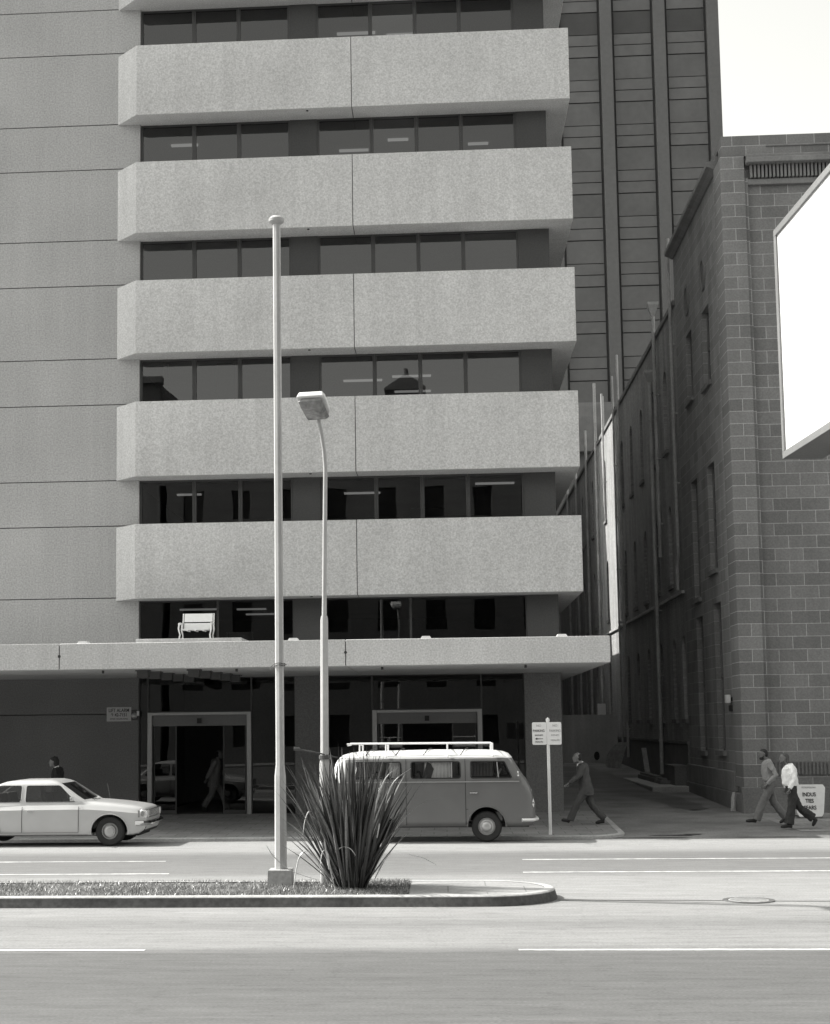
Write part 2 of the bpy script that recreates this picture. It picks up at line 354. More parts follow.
for i in range(len(out_) - 1):
    a, b, c, d = out_[i], out_[i + 1], inn[i + 1], inn[i]
    kb.quad((a[0], a[1], -.12), (b[0], b[1], -.12), (b[0], b[1], fz(b[1]) - .015), (a[0], a[1], fz(a[1]) - .015))
    kb.quad((a[0], a[1], fz(a[1]) - .015), (b[0], b[1], fz(b[1]) - .015), (b[0] * .9 + c[0] * .1, b[1] * .9 + c[1] * .1, fz(b[1])), (a[0] * .9 + d[0] * .1, a[1] * .9 + d[1] * .1, fz(a[1])))
    kb.quad((a[0] * .9 + d[0] * .1, a[1] * .9 + d[1] * .1, fz(a[1])), (b[0] * .9 + c[0] * .1, b[1] * .9 + c[1] * .1, fz(b[1])), (c[0], c[1], fz(c[1])), (d[0], d[1], fz(d[1])))
struct('kerb', kb, M['kerb'])
fp = MB()
pts = inn[1:]
fp.add([(-60, KY + .15, .002)] + [(p[0], p[1], fz(p[1]) - .004) for p in pts] + [(4.07, 41.8, fz(41.8)), (-60, 41.8, fz(41.8))], [tuple(range(len(pts) + 3))])
fp.v[0] = (-60, KY + .15, fz(KY + .15) - .004)
struct('footpath', fp, M['paver'])
al = MB()
al.quad((2.0, 34.1, -.075), (60, 34.1, -.075), (60, 35.3, -.03), (2.0, 35.3, -.03))
al.quad((2.0, 35.3, -.03), (60, 35.3, -.03), (60, 41.5, .04), (2.0, 41.5, .04))
al.quad((2.0, 41.5, .04), (14, 41.5, .04), (14, 112, 1.5), (2.0, 112, 1.5))
struct('laneway', al, M['alley'])
cr = MB(); cr.quad((8.1, 35.4, -.02), (60, 35.4, -.02), (60, 41.49, .046), (8.1, 41.49, .046)); struct('side_footpath', cr, M['paver'])
st = MB()
for (cx, cy, rx, ry) in ((5.15, 34.75, .5, .10), (5.6, 34.95, .2, .09), (4.7, 34.35, .9, .05), (7.3, 34.33, 1.0, .04), (4.9, 32.9, .35, .05)):
    p = [(cx + rx * cos(t) * (1 + .3 * sin(3 * t + cx)), cy + ry * sin(t) * (1 + .3 * cos(5 * t))) for t in [2 * pi * k / 24 for k in range(24)]]
    z = -.049 if cy > 34.6 else (-.062 if cy > 34 else .001)
    if cy < 34: z = .004
    st.add([(a, b, z + .004 + max(0, b - 34.6) * .03) for a, b in p], [tuple(range(24))])
struct('tar_patches', st, M['patch'], parent=None)
ds = MB(); p = []
lo = [(6.7, 42.6), (6.2, 46), (5.5, 50), (4.8, 56), (4.4, 62), (4.2, 68)]; hi = [(6.2, 68), (6.6, 62), (6.9, 56), (7.0, 50), (7.3, 46), (7.4, 43.2)]
for (a, b_), (c, d) in zip(lo + hi, (lo + hi)[1:] + [lo[0]]):
    for k in range(6): t = k / 6; p.append((a + (c - a) * t + .12 * sin(7 * t + a * 5), b_ + (d - b_) * t + .2 * sin(9 * t + b_)))
ds.add([(a, b_, .04 + (b_ - 41.5) * .02071 + .006) for a, b_ in p], [tuple(range(len(p)))]); struct('damp_stain', ds, surf('damp_asphalt', .11, .6, .2, 22, .3, .8))
lt = MB()
for i in range(900):
    x = random.uniform(-14, 14); y = 33.9 + abs(random.gauss(0, .12)) if random.random() < .7 else random.uniform(34.4, 41)
    if y > 34.1 and random.random() < .5: continue
    z_ = -.085 if y < 34.15 else ((fz(y) if x < 4 else -.01) + .008)
    r = random.uniform(.008, .03); a = random.uniform(0, 6.28)
    lt.add([(x + r * cos(a + k * 1.9) * 1.4, y + r * sin(a + k * 1.9), z_ + random.uniform(0, .012)) for k in range(3)], [(0, 1, 2)])
lo_ = link('leaf_litter', lt, M['timber']); lo_['kind'] = 'stuff'; tag(lo_, 'scattered dry leaf litter in the gutter and on the footpath', 'litter')
# lane paint
def dash(x0, x1, y, w=.11, mat='line', z=.004, wob=.004):
    d = MB(); n = max(2, int((x1 - x0) / .5)); a = []; b = []
    for i in range(n + 1):
        x = x0 + (x1 - x0) * i / n; a.append((x, y - w / 2 + random.uniform(-wob, wob), z)); b.append((x, y + w / 2 + random.uniform(-wob, wob), z))
    for i in range(n): d.quad(a[i], a[i + 1], b[i + 1], b[i])
    return struct('lane_marking', d, M[mat], road)
for x0, x1 in ((-9.5, -3.43), (.77, 6.8), (11, 17), (-19.7, -13.7)): dash(x0, x1, 17.1, .10)
for x0, x1 in ((-17, -5.28), (1.38, 12)): dash(x0, x1, 28.3, .10)
for x0, x1 in ((-17, -4.78), (1.27, 12)): dash(x0, x1, 25.9, .12)
sm_ = MB()
xs = [1.55 + i * .4 for i in range(40)]
sy = lambda x: 21.86 - .07 * (x - 1.6) + .02 * sin(x * 2.3)
for i in range(len(xs) - 1):
    sm_.quad((xs[i], sy(xs[i]) - .02, .004), (xs[i + 1], sy(xs[i + 1]) - .02, .004), (xs[i + 1], sy(xs[i + 1]) + .02, .004), (xs[i], sy(xs[i]) + .02, .004))
struct('tar_seam', sm_, M['patch'])
mh = thing('manhole_cover', 'round iron manhole cover set in the near carriageway', 'manhole cover', (4.2, 21.72, 0))
q = MB(); q.rings([[(4.2 + r * cos(t), 21.72 + r * sin(t), z) for t in [2 * pi * k / 32 for k in range(32)]] for r, z in ((.36, .0), (.355, .012), (.29, .012), (.285, .006))], False); link('rim', q, M['rust'], mh)
q = MB(); q.cyl((4.2, 21.72, .001), (0, 0, 1), .275, .012, 32)
for i in range(-3, 4): q.box(4.2 - sqrt(.26 ** 2 - (i * .07) ** 2), 4.2 + sqrt(.26 ** 2 - (i * .07) ** 2), 21.72 + i * .07 - .012, 21.72 + i * .07 + .012, .012, .018)
link('lid', q, M['kerb'], mh)

# median: rounded nose at the right
md = MB(); mf = MB(); YN, YF = 21.1, 23.25
cyM = (YN + YF) / 2; rM = (YF - YN) / 2; nx = 1.56 - rM * 1.0
def outline(ins, n=14):
    r = rM - ins
    return [(-60, YN + ins)] + [(nx + r * sin(t) * 1.0, cyM - r * cos(t)) for t in [pi * k / n for k in range(n + 1)]] + [(-60, YF - ins)]
o0, o1, o2 = outline(-.02), outline(.02), outline(.17)
for i in range(len(o0) - 1):
    a, b = o0[i], o0[i + 1]; c, d = o1[i], o1[i + 1]; e, f = o2[i], o2[i + 1]
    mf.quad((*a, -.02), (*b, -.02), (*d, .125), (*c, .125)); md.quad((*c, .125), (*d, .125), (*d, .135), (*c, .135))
    c2 = (c[0] * .85 + e[0] * .15, c[1] * .85 + e[1] * .15); d2 = (d[0] * .85 + f[0] * .15, d[1] * .85 + f[1] * .15)
    md.quad((*c, .135), (*d, .135), (*d2, .15), (*c2, .15)); md.quad((*c2, .15), (*d2, .15), (*f, .15), (*e, .15))
median = struct('median_strip', md, M['kerb'])
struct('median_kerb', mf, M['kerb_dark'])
pv = MB(); op = [p for p in outline(.172) if p[0] > -.56]
op = [(-.55, YN + .172)] + op + [(-.55, YF - .172)]
pv.add([(*p, .146) for p in op], [tuple(range(len(op)))]); struct('median_paving', pv, M['paving'])
so = MB(); so.quad((-60, YN + .172, .135), (-.55, YN + .172, .135), (-.55, YF - .172, .135), (-60, YF - .172, .135)); struct('median_soil', so, M['soil'])
gr = MB()
for i in range(52000):
    x = -.56 - (random.random() ** 1.15) * 14; y = random.uniform(YN + .16, YF - .03)
    dens = .5 + .5 * sin(x * 1.7 + 2 * sin(y * 3)) * sin(y * 4.1 + x)
    if random.random() > .35 + .6 * dens: continue
    h = random.uniform(.02, .065) * (.7 + .6 * dens); a = random.uniform(0, 2 * pi); w = random.uniform(.003, .006)
    lx, ly = random.gauss(0, .025), random.gauss(0, .025)
    gr.add([(x - w * cos(a), y - w * sin(a), .14), (x + w * cos(a), y + w * sin(a), .14), (x + lx, y + ly, .14 + h)], [(0, 1, 2)])
go = link('grass', gr, M['grassblade']); go['kind'] = 'stuff'; tag(go, 'short dry grass covering the median strip', 'grass')

# ------------------------------------------------------------------ modern office building
YW, YG, YS = 41.5, 41.65, 40.8
XR = 3.18; TOP = 30.0; YB = 70.5
ob = thing('office_building', 'concrete office block with long pale balcony-like spandrel bands and dark strip windows', 'building', (-3, 41.5, 0))
ZS = [(6.05, 8.13), (9.47, 11.59), (12.97, 15.07), (16.45, 18.53), (19.92, 21.99), (23.4, 25.47), (26.87, 30.0)]
w = MB()                                       # left wall panels above the canopy
zj = [4.5, 6.14, 8.18, 9.48, 11.67, 13.01, 15.16, 16.5, 18.61, 19.95, 22.1, 23.44, 25.55, 26.9, 30.0]
for i in range(len(zj) - 1):
    xr = -7.975 if i % 2 == 0 else -8.0
    w.box(-16, -8.52, YW, YW + .5, zj[i] + .012, zj[i + 1] - .012)
    w.box(-26, -16.02, YW, YW + .5, zj[i] + .012, zj[i + 1] - .012)
link('wall', w, M['concrete_wall'], ob, bevel=.008)
w = MB(); w.box(-25.9, -8.6, YW + .03, YW + .45, 4.4, 29.95); link('joint_backing', w, M['joint'], ob)
w = MB()
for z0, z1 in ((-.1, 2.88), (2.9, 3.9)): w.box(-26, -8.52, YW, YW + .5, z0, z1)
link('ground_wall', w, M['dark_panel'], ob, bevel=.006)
def span_piece(x0, x1, z0, z1, left=False, right=False):
    b = MB()
    if left: pts = [(-9.17, YW - .002), (-8.49, YS), (x1, YS), (x1, YG + .1), (-9.17, YG + .1)]
    elif right: pts = [(x0, YS), (x1, YS), (x1, YB), (XR - .2, YB), (XR - .2, YG + .1), (x0, YG + .1)]
    b.prism(pts, lambda u, v, w_: (u, v, w_), z0, z1); return b
for z0, z1 in ZS:
    link('spandrel', span_piece(-9.17, -2.34, z0, z1, left=True), M['concrete'], ob, bevel=.012)
    link('spandrel', span_piece(-2.32, 3.80, z0, z1, right=True), M['concrete'], ob, bevel=.012)
    d = MB(); d.box(-2.37, -2.29, YS + .03, YG, z0 + .02, z1 - .02); link('joint_sealant', d, M['joint'], ob)
    d = MB(); d.cyl((-3.6, YS + .14, z0 - .004), (0, 0, -1), .035, .02, 10); link('drain_spout', d, M['joint'], ob)
# east and other outer walls
w = MB(); w.box(XR - .25, XR, YG + .35, YB, -.1, TOP - .02); w.box(-26, XR, YB - .3, YB + .002, -.1, TOP - .02); w.box(-26.0, -25.7, YW + .5, YB - .3, -.1, TOP - .02)
link('outer_wall', w, M['concrete_wall'], ob)
w = MB(); w.box(-25.7, XR - .25, YG + .7, YB - .3, TOP - .4, TOP - .05); link('roof', w, M['concrete_wall'], ob)
# window bands
bays_up = [(-8.515, -6.96), (-6.96, -5.65), (-5.65, -4.16), (-3.38, -1.81), (-1.81, -.52), (-.52, .755), (.755, 2.31)]
def window(x0, x1, z0, z1, parent, gmat, fw=.05, y=YG, fmat='frame', depth=.1):
    f = MB()
    f.box(x0, x0 + fw, y - depth / 2, y + depth / 2, z0, z1); f.box(x1 - fw, x1, y - depth / 2, y + depth / 2, z0, z1)
    f.box(x0 + fw, x1 - fw, y - depth / 2 + .004, y + depth / 2 - .004, z0, z0 + fw); f.box(x0 + fw, x1 - fw, y - depth / 2 + .004, y + depth / 2 - .004, z1 - fw, z1)
    fo = link('window', f, M[fmat], parent)
    p = MB(); p.quad((x0 + fw, y, z0 + fw), (x1 - fw, y, z0 + fw), (x1 - fw, y, z1 - fw), (x0 + fw, y, z1 - fw)); link('pane', p, M[gmat], fo)
    return fo
lv = [(4.48, ZS[0][0])] + [(ZS[i][1], ZS[i + 1][0]) for i in range(len(ZS) - 1)]
for li, (z0, z1) in enumerate(lv):
    bays = bays_up if li else [(-8.515, -6.3), (-6.3, -4.16), (-3.38, -.9), (-.9, 2.31)]
    for x0, x1 in bays:
        window(x0 + .002, x1 - .002, z0 - .08, z1 - .002, ob, 'glass' if li else 'glass_low', .055 if li else .03)
    for a, b_, dy in ((-4.158, -3.382, .1), (2.312, XR, .36)):
        c = MB(); c.box(a, b_, YG - .07, YG + dy, z0 - .08, z1 - .004); link('column_panel', c, M['dark_upper'], ob)
for i, z0 in enumerate([4.0] + [s[0] for s in ZS]):  # floors with suspended ceilings
    z0c = z0
    f = MB(); f.box(-25.6, XR - .26, YG + .12, YB - .31, z0c - (.0 if i else .0), z0c + .35); link('floor_slab', f, M['ceil'], ob)
f = MB(); f.box(-25.6, XR - .26, 50.0, 50.2, 0, TOP - .5); f.box(-8.85, -8.7, YW + .52, 50.0, 0, TOP - .5); link('inner_wall', f, M['interior'], ob)
rnd = random.Random(5)
for li, (z0, z1) in enumerate(lv[:6]):
    for x0, n in ((-7.9, 1), (-6.2, 2), (-2.9, 1), (-1.4, 2), (1.0, 1)):
        if rnd.random() < .5: continue
        for k in range(n):
            y = 43.0 + rnd.random() * 2 + k * 1.9 + rnd.uniform(-.1, .1)
            t = MB(); t.box(x0, x0 + rnd.uniform(.6, 1.2), y, y + .12, z1 - .05, z1 - .004); link('ceiling_light', t, M['tube'], ob)
# blinds / desks half seen through the glass
for (x0, x1, z0, z1, y) in ((-6.4, -5.85, 11.6, 12.96, 42.2), (-7.9, -7.78, 11.6, 12.96, 42.0), (-4.8, -4.6, 8.1, 9.4, 43.4), (-.9, .1, 8.1, 8.8, 43.5), (-3.3, -2.95, 11.6, 12.3, 42.1)):
    t = MB(); t.box(x0, x1, y, y + .05, z0, z1); link('curtain', t, M['trim'], ob)
# canopy
YC = 34.9
for x0, x1 in ((-26, -9.07), (-9.05, -2.295), (-2.275, 3.825)):
    cnp = MB()
    if x1 < 3: cnp.box(x0, x1, YC, YW + .1, 3.885, 4.50)
    else: cnp.prism([(x0, YC), (x1, YC), (x1, YB), (XR + .01, YB), (XR + .01, YW + .1), (x0, YW + .1)], lambda u, v, w_: (u, v, w_), 3.885, 4.50)
    link('canopy', cnp, M['concrete'], ob, bevel=.012)
for x in (-9.06, -2.285): t = MB(); t.box(x - .03, x + .03, YC + .03, YW, 3.9, 4.45); t.cyl((x, YC - .01, 4.2), (0, 1, 0), .035, .1, 10); link('joint_sealant', t, M['joint'], ob)
t = MB(); t.box(-7.5, -4.9, 36.2, 38.4, 4.49, 4.66); link('canopy_upstand', t, M['kerb'], ob, bevel=.01)
for x in (-8.53, -3.52, -.41, 2.74):
    t = MB(); t.prism([(-.13, 0), (.13, 0), (.09, .06), (-.09, .06)], lambda u, v, w_, x=x: (x + u, w_, 4.50 + v), YC + .08, YC + .4); link('skylight_pad', t, M['whitematt'], ob)
for x in (-8.1, -4.9, -1.45, 1.9):
    t = MB(); t.cyl((x, 35.3, 3.80), (0, 0, 1), .03, .07, 8); link('soffit_spout', t, M['joint'], ob)
for x in (-7.22, -5.98):
    for k in range(5):
        y = 35.6 + k * 1.05; x = x + (.1 if k else 0)
        t = MB(); t.box(x - .13, x + .13, y, y + .26, 3.70, 3.884); t.box(x - .16, x + .16, y - .03, y + .29, 3.85, 3.886); link('downlight', t, M['frame'], ob)
# ground floor
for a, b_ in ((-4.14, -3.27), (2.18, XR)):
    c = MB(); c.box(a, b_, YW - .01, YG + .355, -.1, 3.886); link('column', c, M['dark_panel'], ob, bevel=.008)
Z0 = .1
for x0, x1 in ((-8.515, -8.27), (-5.37, -4.142), (-3.268, -2.0), (1.01, 2.178)):
    window(x0, x1, Z0, 3.884, ob, 'glass_low', .025)
for x0, x1 in ((-8.27, -5.37), (-2.0, 1.01)):
    window(x0, x1, 2.93, 3.884, ob, 'glass_low', .02)
def doors(x0, x1):
    f = MB(); zt = 2.92
    f.box(x0, x0 + .12, YG - .12, YG + .1, Z0, zt); f.box(x1 - .12, x1, YG - .12, YG + .1, Z0, zt); f.box(x0 + .12, x1 - .12, YG - .12, YG + .1, zt - .08, zt)
    fr = link('door_frame', f, M['alu'], ob, bevel=.006)
    h = MB(); h.box(x0 + .12, x1 - .12, YG - .06, YG + .08, zt - .38, zt - .082); link('header_box', h, M['pipe_dull'], fr)
    s_ = MB(); cx = (x0 + x1) / 2; s_.box(cx - .06, cx + .06, YG - .1, YG - .061, zt - .31, zt - .17); link('sensor', s_, M['ink'], fr)
    wd = (x1 - x0 - .3) / 4
    for k in range(4):
        if k in (1, 2): continue
        a = x0 + .15 + k * wd; yy = YG + .02
        l = MB(); l.box(a, a + .035, yy - .02, yy + .02, Z0, zt - .38); l.box(a + wd - .035, a + wd, yy - .02, yy + .02, Z0, zt - .38); l.box(a + .035, a + wd - .035, yy - .018, yy + .018, Z0, Z0 + .12)
        lo = link('door_leaf', l, M['frame'], ob); p = MB(); p.quad((a + .035, yy, Z0 + .12), (a + wd - .035, yy, Z0 + .12), (a + wd - .035, yy, zt - .38), (a + .035, yy, zt - .38)); link('pane', p, M['glass_low'], lo)
doors(-8.27, -5.37); doors(-2.0, 1.01)
f = MB(); f.box(-8.15, 2.2, YG - .1, 50, -.1, Z0 + .001); link('lobby_floor', f, M['lobby_floor'], ob)
# lift alarm notice + bell
sg = thing('lift_alarm_sign', 'small grey lift alarm notice on the dark wall left of the doors', 'sign', (-9.05, YW, 2.7))
b = MB(); b.box(-9.41, -8.72, YW - .02, YW - .002, 2.69, 3.08); link('plate', b, M['alu'], sg)
text('lettering', 'LIFT ALARM', .135, M['ink'], sg, (-9.065, YW - .023, 2.99), sx=.82, bold=.002)
text('lettering', '\u2191 42-7151', .125, M['ink'], sg, (-9.065, YW - .023, 2.865), sx=.85, bold=.002)
text('lettering', 'AFTER HOURS RING', .06, M['ink'], sg, (-9.065, YW - .023, 2.755), sx=.95)
be = thing('alarm_bell', 'round alarm bell on a dark box beside the lift alarm notice', 'bell', (-8.58, YW, 2.75))
b = MB(); b.box(-8.71, -8.53, YW - .06, YW - .002, 2.72, 3.0); link('bell_box', b, M['frame'], be)
b = MB(); b.rings([[(-8.62 + r * cos(t), YW - .06 - d, 2.84 + r * sin(t)) for t in [2 * pi * k / 20 for k in range(20)]] for r, d in ((.085, 0), (.085, .02), (.06, .045), (.02, .055))]); link('gong', b, M['alu'], be, sm=60)
wl = tag(link('wall_light', MB().box(-8.55, -8.49, YW - .1, YW - .012, 2.84, 2.97), M['whitematt'], bevel=.01), 'tiny pale fitting on the wall edge above the left doors', 'wall light'); origin_to(wl, (-8.52, YW, 2.84))

# ------------------------------------------------------------------ seat on the canopy
st_ = thing('garden_seat', 'small white slatted seat with curved legs standing on the canopy', 'seat', (-6.3, 37.5, 4.66))
Zc = 4.662
b = MB(); b.prism([(0, 0), (.03, 0), (.10, .22), (.07, .22)], lambda u, v, w_: (w_, 37.72 + u, Zc + .5 + v), -6.66, -5.94); link('backrest', b, M['white'], st_, bevel=.005)
b = MB(); b.prism([(0, 0), (.035, 0), (.07, .19), (.04, .2)], lambda u, v, w_: (w_, 37.62 + u, Zc + .27 + v), -6.65, -5.95); link('lower_backrest', b, M['white'], st_, bevel=.005)
b = MB()
for k in range(4): b.box(-6.66, -5.94, 37.22 + k * .1, 37.30 + k * .1, Zc + .27, Zc + .30)
for x in (-6.5, -6.3, -6.1): b.box(x - .02, x + .02, 37.2, 37.62, Zc + .24, Zc + .27)
link('seat', b, M['white'], st_)
for x in (-6.70, -5.90):
    b = MB(); b.tube([(x, 37.18, Zc + .42), (x, 37.4, Zc + .44), (x, 37.68, Zc + .44)], [.028, .03, .026], 8); link('armrest', b, M['white'], st_, sm=40)
    s_ = 1 if x > -6.3 else -1
    for y0, y1 in ((37.2, 37.16), (37.64, 37.7)):
        b = MB(); b.tube([(x, y0, Zc + .42), (x + s_ * .015, y0 - .01, Zc + .3), (x - s_ * .02, y0, Zc + .15), (x - s_ * .0, y1, Zc)], [.022, .02, .018, .022], 8); link('leg', b, M['white'], st_, sm=40)
    b = MB(); b.tube([(x, 37.66, Zc + .3), (x * .98 + -6.3 * .02, 37.76, Zc + .55), (x * .98 - 6.3 * .02, 37.8, Zc + .72)], .016, 8); link('back_post', b, M['white'], st_, sm=40)

for o in st_.children: o.data.transform(Matrix.Translation((.09, 0, 0)))

# ------------------------------------------------------------------ generic wall with openings
def wall_grid(mb, org, U, Nn, u0, u1, z0, z1, ops, thick, arch=True):
    org = Vector(org); U = Vector(U); Nn = Vector(Nn)
    P = lambda u, z, d: tuple(org + U * u + Vector((0, 0, z)) + Nn * d)
    us = sorted(set([u0, u1] + [o[0] for o in ops] + [o[1] for o in ops])); zs = sorted(set([z0, z1] + [o[2] for o in ops] + [o[3] for o in ops]))
    for i in range(len(us) - 1):
        for j in range(len(zs) - 1):
            um, zm = (us[i] + us[i + 1]) / 2, (zs[j] + zs[j + 1]) / 2
            if any(o[0] < um < o[1] and o[2] < zm < o[3] for o in ops): continue
            mb.quad(P(us[i], zs[j], 0), P(us[i + 1], zs[j], 0), P(us[i + 1], zs[j + 1], 0), P(us[i], zs[j + 1], 0))
    for o in ops:
        a, b, c, d = o[:4]
        for (p, q) in (((a, c), (a, d)), ((b, c), (b, d)), ((a, c), (b, c)), ((a, d), (b, d))):
            mb.quad(P(*p, 0), P(*q, 0), P(*q, -thick), P(*p, -thick))
        if len(o) > 4 and o[4]:
            r = (b - a) / 2; cx = (a + b) / 2; zc = d - r; n = 8
            for s in (-1, 1):
                pts = [(cx + s * r, zc)] + [(cx + s * r * cos(t), zc + r * sin(t)) for t in [pi / 2 * k / n for k in range(1, n + 1)]] + [(cx + s * r, d)]
                mb.prism(pts, lambda u, v, w_: P(u, v, w_), -.001, -thick)
def old_window(parent, X, y, hw, z0, z1, arch=False, gm='dark_pane', thick=.22, sill=True, smat='stone_plain'):
    """sash window set back in a side wall facing -X at plane X"""
    f = MB(); xp = X + thick - .03
    f.box(xp - .04, xp + .02, y - hw, y - hw + .06, z0, z1); f.box(xp - .04, xp + .02, y + hw - .06, y + hw, z0, z1)
    f.box(xp - .04, xp + .02, y - hw, y + hw, (z0 + z1) / 2 - .03, (z0 + z1) / 2 + .03); f.box(xp - .04, xp + .02, y - hw, y + hw, z0, z0 + .07)
    f.box(xp - .035, xp + .015, y - .015, y + .015, z0, z1)
    fo = link('window', f, M['stone_dark'], parent)
    p = MB(); p.quad((xp, y - hw, z0), (xp, y + hw, z0), (xp, y + hw, z1), (xp, y - hw, z1)); link('pane', p, M[gm], fo)
    if sill: s_ = MB(); s_.box(X - .09, X + thick - .03, y - hw - .1, y + hw + .1, z0 - .14, z0 - .002); link('sill', s_, M[smat], fo)
    return fo

# ------------------------------------------------------------------ right-hand stone building
XS = 8.1
sb = thing('stone_building', 'tall dark ashlar stone building on the lane corner with dentil cornice and corner pilaster', 'building', (XS, 41.5, 0))
SB = [(45.2, .6, 12.65, 15.0, 0), (48.3, .58, 12.85, 15.05, 0), (45.2, .6, 7.0, 10.2, 0), (48.2, .58, 6.4, 10.2, 0), (44.95, .58, 1.65, 6.0, 0), (48.1, .6, 1.6, 5.8, 0)]
ops = [(y - hw - 41.5, y + hw - 41.5, z0, z1) for y, hw, z0, z1, _ in SB]
wmb = MB(); wall_grid(wmb, (XS, 41.5, 0), (0, 1, 0), (-1, 0, 0), .0, 9.3, -.1, 18.4, ops, .22)
wmb.quad((XS + .2, 50.8, -.1), (30, 50.8, -.1), (30, 50.8, 18.9), (XS + .2, 50.8, 18.9))
wmb.quad((XS, 50.8, -.1), (XS + .25, 50.8, -.1), (XS + .25, 50.8, 18.9), (XS, 50.8, 18.9))
link('side_wall', wmb, M['stone_side'], sb)
for y, hw, z0, z1, _ in SB: old_window(sb, XS, y, hw, z0, z1)
fw_ = MB(); fops = [(11.6 - XS, 12.9 - XS, 2.2, 5.6), (11.6 - XS, 12.9 - XS, 7.2, 10.4), (11.6 - XS, 12.9 - XS, 12.2, 15), (15.4 - XS, 16.7 - XS, 2.2, 5.6), (15.4 - XS, 16.7 - XS, 7.2, 10.4), (15.4 - XS, 16.7 - XS, 12.2, 15)]
wall_grid(fw_, (XS, 41.62, 0), (1, 0, 0), (0, -1, 0), 0.02, 22, -.1, 18.6, fops, .25)
link('front_wall', fw_, M['stone_front'], sb)
for a, b_, c, d in fops:
    f = MB(); a += XS; b_ += XS
    for bx in ((a, a + .07), (b_ - .07, b_), ((a + b_) / 2 - .03, (a + b_) / 2 + .03)): f.box(bx[0], bx[1], 41.8, 41.85, c, d)
    fo = link('window', f, M['pipe'], sb); p = MB(); p.quad((a, 41.84, c), (b_, 41.84, c), (b_, 41.84, d), (a, 41.84, d)); link('pane', p, M['dark_pane'], fo)
# corner pilaster: staggered quoins on both faces
pl = MB(); pl.box(XS - .10, XS + .56, 41.42, 42.5, .72, 18.3)
link('corner_pilaster', pl, M['stone_front'], sb, bevel=.012)
pl = MB(); pl.box(XS + .562, XS + .66, 41.5, 41.7, .72, 17.7); link('pilaster_return', pl, M['stone_front'], sb)
# plinth
pl = MB(); pl.box(XS - .16, XS + 22, 41.34, 41.61, -.1, .73); pl.box(XS - .16, XS + .05, 41.62, 50.8, -.1, .55); link('plinth', pl, M['stone_dark'], sb, bevel=.02)
pl = MB(); pl.box(XS - .13, XS, 42.6, 50.8, .551, 1.12); link('plinth_course', pl, M['stone_plain'], sb, bevel=.02)
vg = MB(); vg.box(XS + .75, XS + 22, 41.58, 41.615, 1.05, 1.4)
k = XS + .78
while k < XS + 4.5: vg.box(k, k + .05, 41.55, 41.579, 1.06, 1.39); k += .1
link('vent_band', vg, M['stone_dark'], sb)
# cornice, dentils, parapet
cn = MB(); cn.box(XS + .60, XS + 22, 41.22, 41.62, 18.05, 18.2); cn.box(XS + .62, XS + 22, 41.32, 41.62, 18.2, 18.32); cn.box(XS + 1.2, XS + 22, 41.46, 41.62, 18.58, 18.64)
link('cornice', cn, M['stone_plain'], sb, bevel=.02)
for i in range(40):
    k = XS + .72 + i * .105
    d = MB(); d.box(k, k + .06, 41.42, 41.61, 17.68, 18.045); link('dentil', d, M['stone_plain'], sb)
cn = MB(); cn.box(XS + .66, XS + 22, 41.5, 41.61, 17.5, 17.66); link('frieze', cn, M['stone_plain'], sb, bevel=.01)
pp = MB(); pp.box(XS - .04, XS + 22, 41.5, 42.0, 18.321, 18.93); pp.box(XS - .02, XS + .4, 42.01, 50.8, 18.75, 18.93)
link('parapet', pp, M['stone_front'], sb, bevel=.015)
pp = MB(); pp.prism([(0, 18.74), (-.02, 18.74), (-.06, 18.6), (-.3, 18.55), (-.3, 18.42), (-.18, 18.38), (-.06, 18.3), (0, 18.3), (.2, 18.3), (.2, 18.74)], lambda u, v, w_: (XS + u, w_, v), 42.45, 50.8)
link('side_cornice', pp, M['stone_plain'], sb)
for y, z in ((45.28, 16.1), (48.31, 16.15)):
    r = MB(); r.rings([[(XS - x_, y + rr * cos(t), z + rr * 1.25 * sin(t)) for t in [2 * pi * k / 24 for k in range(24)]] for rr, x_ in ((.42, .0), (.42, .05), (.33, .05), (.33, .004))], False); ro = link('round_vent', r, M['stone_plain'], sb, sm=40)
    r = MB(); r.add([(XS - .004, y + .33 * cos(t), z + .41 * sin(t)) for t in [2 * pi * k / 24 for k in range(24)]], [tuple(range(24))]); link('louvre', r, M['stone_dark'], ro)
rf = MB(); rf.box(XS + .3, XS + 22, 42.02, 50.8, 18.2, 18.3); link('roof', rf, M['stone_dark'], sb)

# brick wing down the lane
bw = thing('brick_wing', 'long dark brick wing running down the lane with arched windows', 'building', (XS, 50.8, 0))
cent = [54.0, 57.2, 60.6, 63.9, 67.2]
BWn = []
for c in cent:
    BWn += [(c - .3, .42, 12.15, 15.05), (c - .5, .42, 7.3, 10.1), (c - .5, .42, 2.6, 5.4)]
BWn += [(51.35, .36, 2.6, 5.4)]
for c in (74.0, 78.1, 80.3, 84.0, 86.1, 90, 92.1, 96, 98.1):
    BWn += [(c, .42, 12.4, 15.4), (c, .42, 7.5, 10.4), (c, .42, 2.9, 5.6)]
ops = [(y - hw - 50.8, y + hw - 50.8, z0, z1, 1) for y, hw, z0, z1 in BWn]
wm = MB(); wall_grid(wm, (XS, 50.8, 0), (0, 1, 0), (-1, 0, 0), 0, 53.5, -.1, 16.7, ops, .25)
link('side_wall', wm, M['brick_side'], bw)
wm = MB(); wm.box(XS + .3, XS + 14, 50.82, 104.3, -.1, 16.5); link('inner_wall', wm, M['stone_dark'], bw)
for y, hw, z0, z1 in BWn: old_window(bw, XS, y, hw, z0, z1, thick=.25)
cp = MB(); cp.box(XS - .08, XS + .35, 50.8, 104.3, 16.7, 16.87); link('coping', cp, M['stone_plain'], bw)
